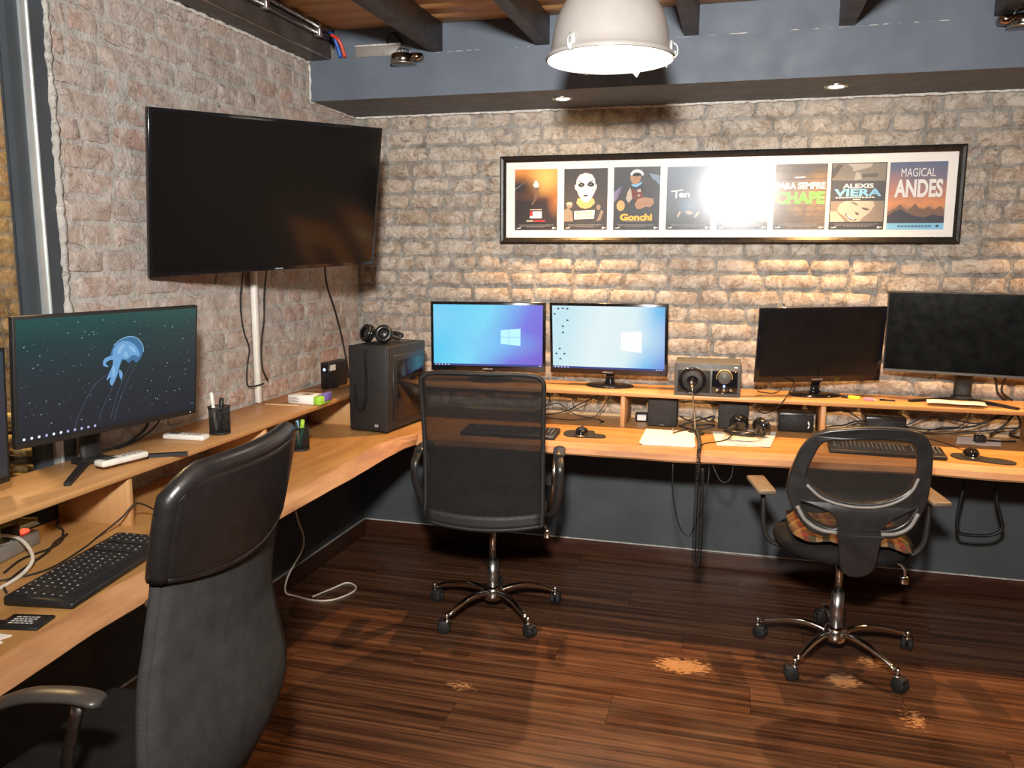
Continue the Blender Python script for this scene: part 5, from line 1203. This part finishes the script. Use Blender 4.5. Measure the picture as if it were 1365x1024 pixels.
cable('headphone_lead', 'straight black lead from the headphones to the coiled cord', [(1.985, -.37, .77), (1.95, -.46, .757), (1.90, -.52, .756), (1.862, -.56, .756), (1.850, -.62, .757)], .0028)
cable('hanging_cable', 'thick black power cable loop hanging under the right desk', [(2.945, -.30, .697), (2.940, -.30, .611), (2.924, -.30, .477), (2.925, -.30, .394), (2.953, -.30, .370), (3.053, -.30, .376), (3.096, -.30, .41), (3.087, -.30, .458), (3.067, -.30, .523), (3.061, -.30, .594), (3.06, -.30, .697)], .0075)
cable('white_cable', 'cream cable loop on the desk at the right edge', [(3.25, -.56, .756), (3.12, -.53, .756), (3.075, -.57, .756), (3.09, -.615, .756), (3.2, -.625, .756)], .005, 'whitec')
TG = [('black cable rising to the shelf left of the first divider', [(.95, -.12, .754), (1.068, -.12, .757), (1.171, -.12, .781), (1.246, -.12, .823), (1.328, -.12, .864), (1.36, -.10, .893)], .003),
      ('thin black cable sagging under the lit monitors', [(1.0, -.15, .85), (1.074, -.15, .811), (1.139, -.15, .822), (1.215, -.15, .774), (1.309, -.15, .762), (1.353, -.15, .807), (1.388, -.15, .865), (1.392, -.14, .894)], .0024),
      ('black cable end lying on the desk under the lit monitors', [(1.0, -.22, .765), (1.087, -.20, .757), (1.207, -.21, .754), (1.318, -.20, .765), (1.373, -.21, .756), (1.36, -.235, .755)], .0028),
      ('black cable hook hanging left of the first divider', [(1.055, -.14, .893), (1.085, -.14, .86), (1.09, -.14, .83), (1.06, -.15, .79), (1.02, -.15, .77)], .0034),
      ('thin grey cable bow under the lit monitors', [(1.21, -.11, .86), (1.20, -.11, .83), (1.215, -.11, .80), (1.25, -.11, .785), (1.27, -.11, .83), (1.28, -.11, .86), (1.285, -.11, .894)], .0018),
      ('black cable running from the big dark monitor to the right divider', [(2.73, -.115, .80), (2.80, -.12, .838), (2.88, -.12, .842), (3.003, -.12, .823), (3.08, -.12, .85), (3.116, -.12, .875), (3.13, -.10, .893)], .0035),
      ('black cable sagging behind the right mouse', [(2.73, -.10, .79), (2.80, -.12, .784), (2.885, -.12, .792), (3.004, -.12, .813), (3.088, -.12, .861), (3.11, -.11, .894)], .0042),
      ('lowest black cable behind the right mouse', [(2.73, -.085, .764), (2.84, -.09, .760), (2.95, -.085, .772), (3.04, -.09, .785), (3.12, -.09, .80), (3.19, -.09, .81)], .0035),
      ('black cable crossing up to the shelf at the right', [(2.78, -.14, .765), (2.86, -.14, .80), (2.93, -.13, .805), (2.97, -.13, .84), (2.985, -.12, .893)], .003),
      ('black cable bundle end beside the right divider', [(3.07, -.10, .77), (3.12, -.11, .82), (3.16, -.11, .87), (3.185, -.10, .82), (3.15, -.09, .78), (3.19, -.09, .765)], .005),
      ('black cable arch right of the second divider', [(2.377, -.15, .862), (2.430, -.15, .879), (2.47, -.15, .855), (2.522, -.15, .825), (2.54, -.10, .80)], .0028),
      ('black cable lying from divider to the brown-topped speaker', [(2.385, -.15, .775), (2.42, -.14, .782), (2.461, -.13, .785), (2.51, -.10, .80), (2.54, -.08, .80)], .0034),
      ('thin black cable down from the gloss black monitor', [(2.235, -.20, .985), (2.20, -.30, .935), (2.165, -.318, .89), (2.12, -.25, .845), (2.085, -.20, .84)], .003),
      ('curled black cable on the shelf left of the gloss black monitor', [(2.092, -.10, .952), (2.080, -.12, .926), (2.11, -.14, .922), (2.148, -.15, .922), (2.17, -.12, .926), (2.185, -.10, .936)], .0026),
      ('black cable clump between the square speaker panels', [(1.735, -.20, .80), (1.77, -.21, .785), (1.82, -.20, .80), (1.87, -.20, .783), (1.89, -.20, .81), (1.84, -.19, .79), (1.78, -.20, .775), (1.74, -.21, .757)], .0045),
      ('lower black cable loop between the square speaker panels', [(1.73, -.25, .765), (1.79, -.27, .757), (1.85, -.265, .76), (1.895, -.25, .775), (1.85, -.22, .77), (1.79, -.23, .764)], .004),
      ('black cable up the brick behind the big dark monitor', [(3.05, -.06, 1.10), (3.085, -.05, 1.017), (3.099, -.05, .955), (3.135, -.055, .923)], .0045),
      ('second black cable up the brick behind the big dark monitor', [(3.16, -.06, 1.08), (3.125, -.05, 1.02), (3.115, -.05, .96), (3.16, -.055, .923)], .0045),
      ('thin black mouse cable on the right desk', [(2.906, -.435, .765), (2.90, -.36, .755), (2.86, -.25, .755), (2.80, -.17, .755), (2.76, -.14, .756)], .0018)]
for lab, pts, r in TG: cable('tangled_cable', lab, pts, r, 'cable', 6, 'cable', 5)
# wicker basket in the next room
t = thing('wicker_basket', 'tan wicker basket seat seen through the window at far left', 'basket', (-.50, -1.83, 0), R(14))
for k in range(14):
    z = .50 + .031*k; w_, d_ = .19 + .004*k, .16 + .003*k
    P = [(-w_, -d_), (w_, -d_), (w_, d_), (-w_, d_)]; pts = []
    for i in range(4):
        a, b = Vector(P[i]), Vector(P[(i + 1) % 4])
        for j in range(8): q = a.lerp(b, j/8); s = .006*(1 if (j + k) % 2 else -1); nn = Vector((q.x, q.y)).normalized(); pts.append((q.x + nn.x*s, q.y + nn.y*s, z))
    MB().tube(pts, .013, 6, True).build('woven_band', M['wicker' if k % 3 else 'wickerd'], t)
for i in range(12):
    a = 2*PI*i/12; MB().tube([(.19*math.cos(a), .15*math.sin(a), .44), (.25*math.cos(a), .20*math.sin(a), .93)], .008, 6).build('stake', M['wickerd'], t)
MB().tube([(.27*math.cos(a), .215*math.sin(a), .935) for a in [2*PI*k/32 for k in range(32)]], .020, 8, True).build('rim', M['wicker'], t)
for a in (-.14, .14):
    for b in (-.11, .11): MB().tube([(a, b, 0), (a, b, .5)], .02, 8).build('leg', M['wickerd'], t)
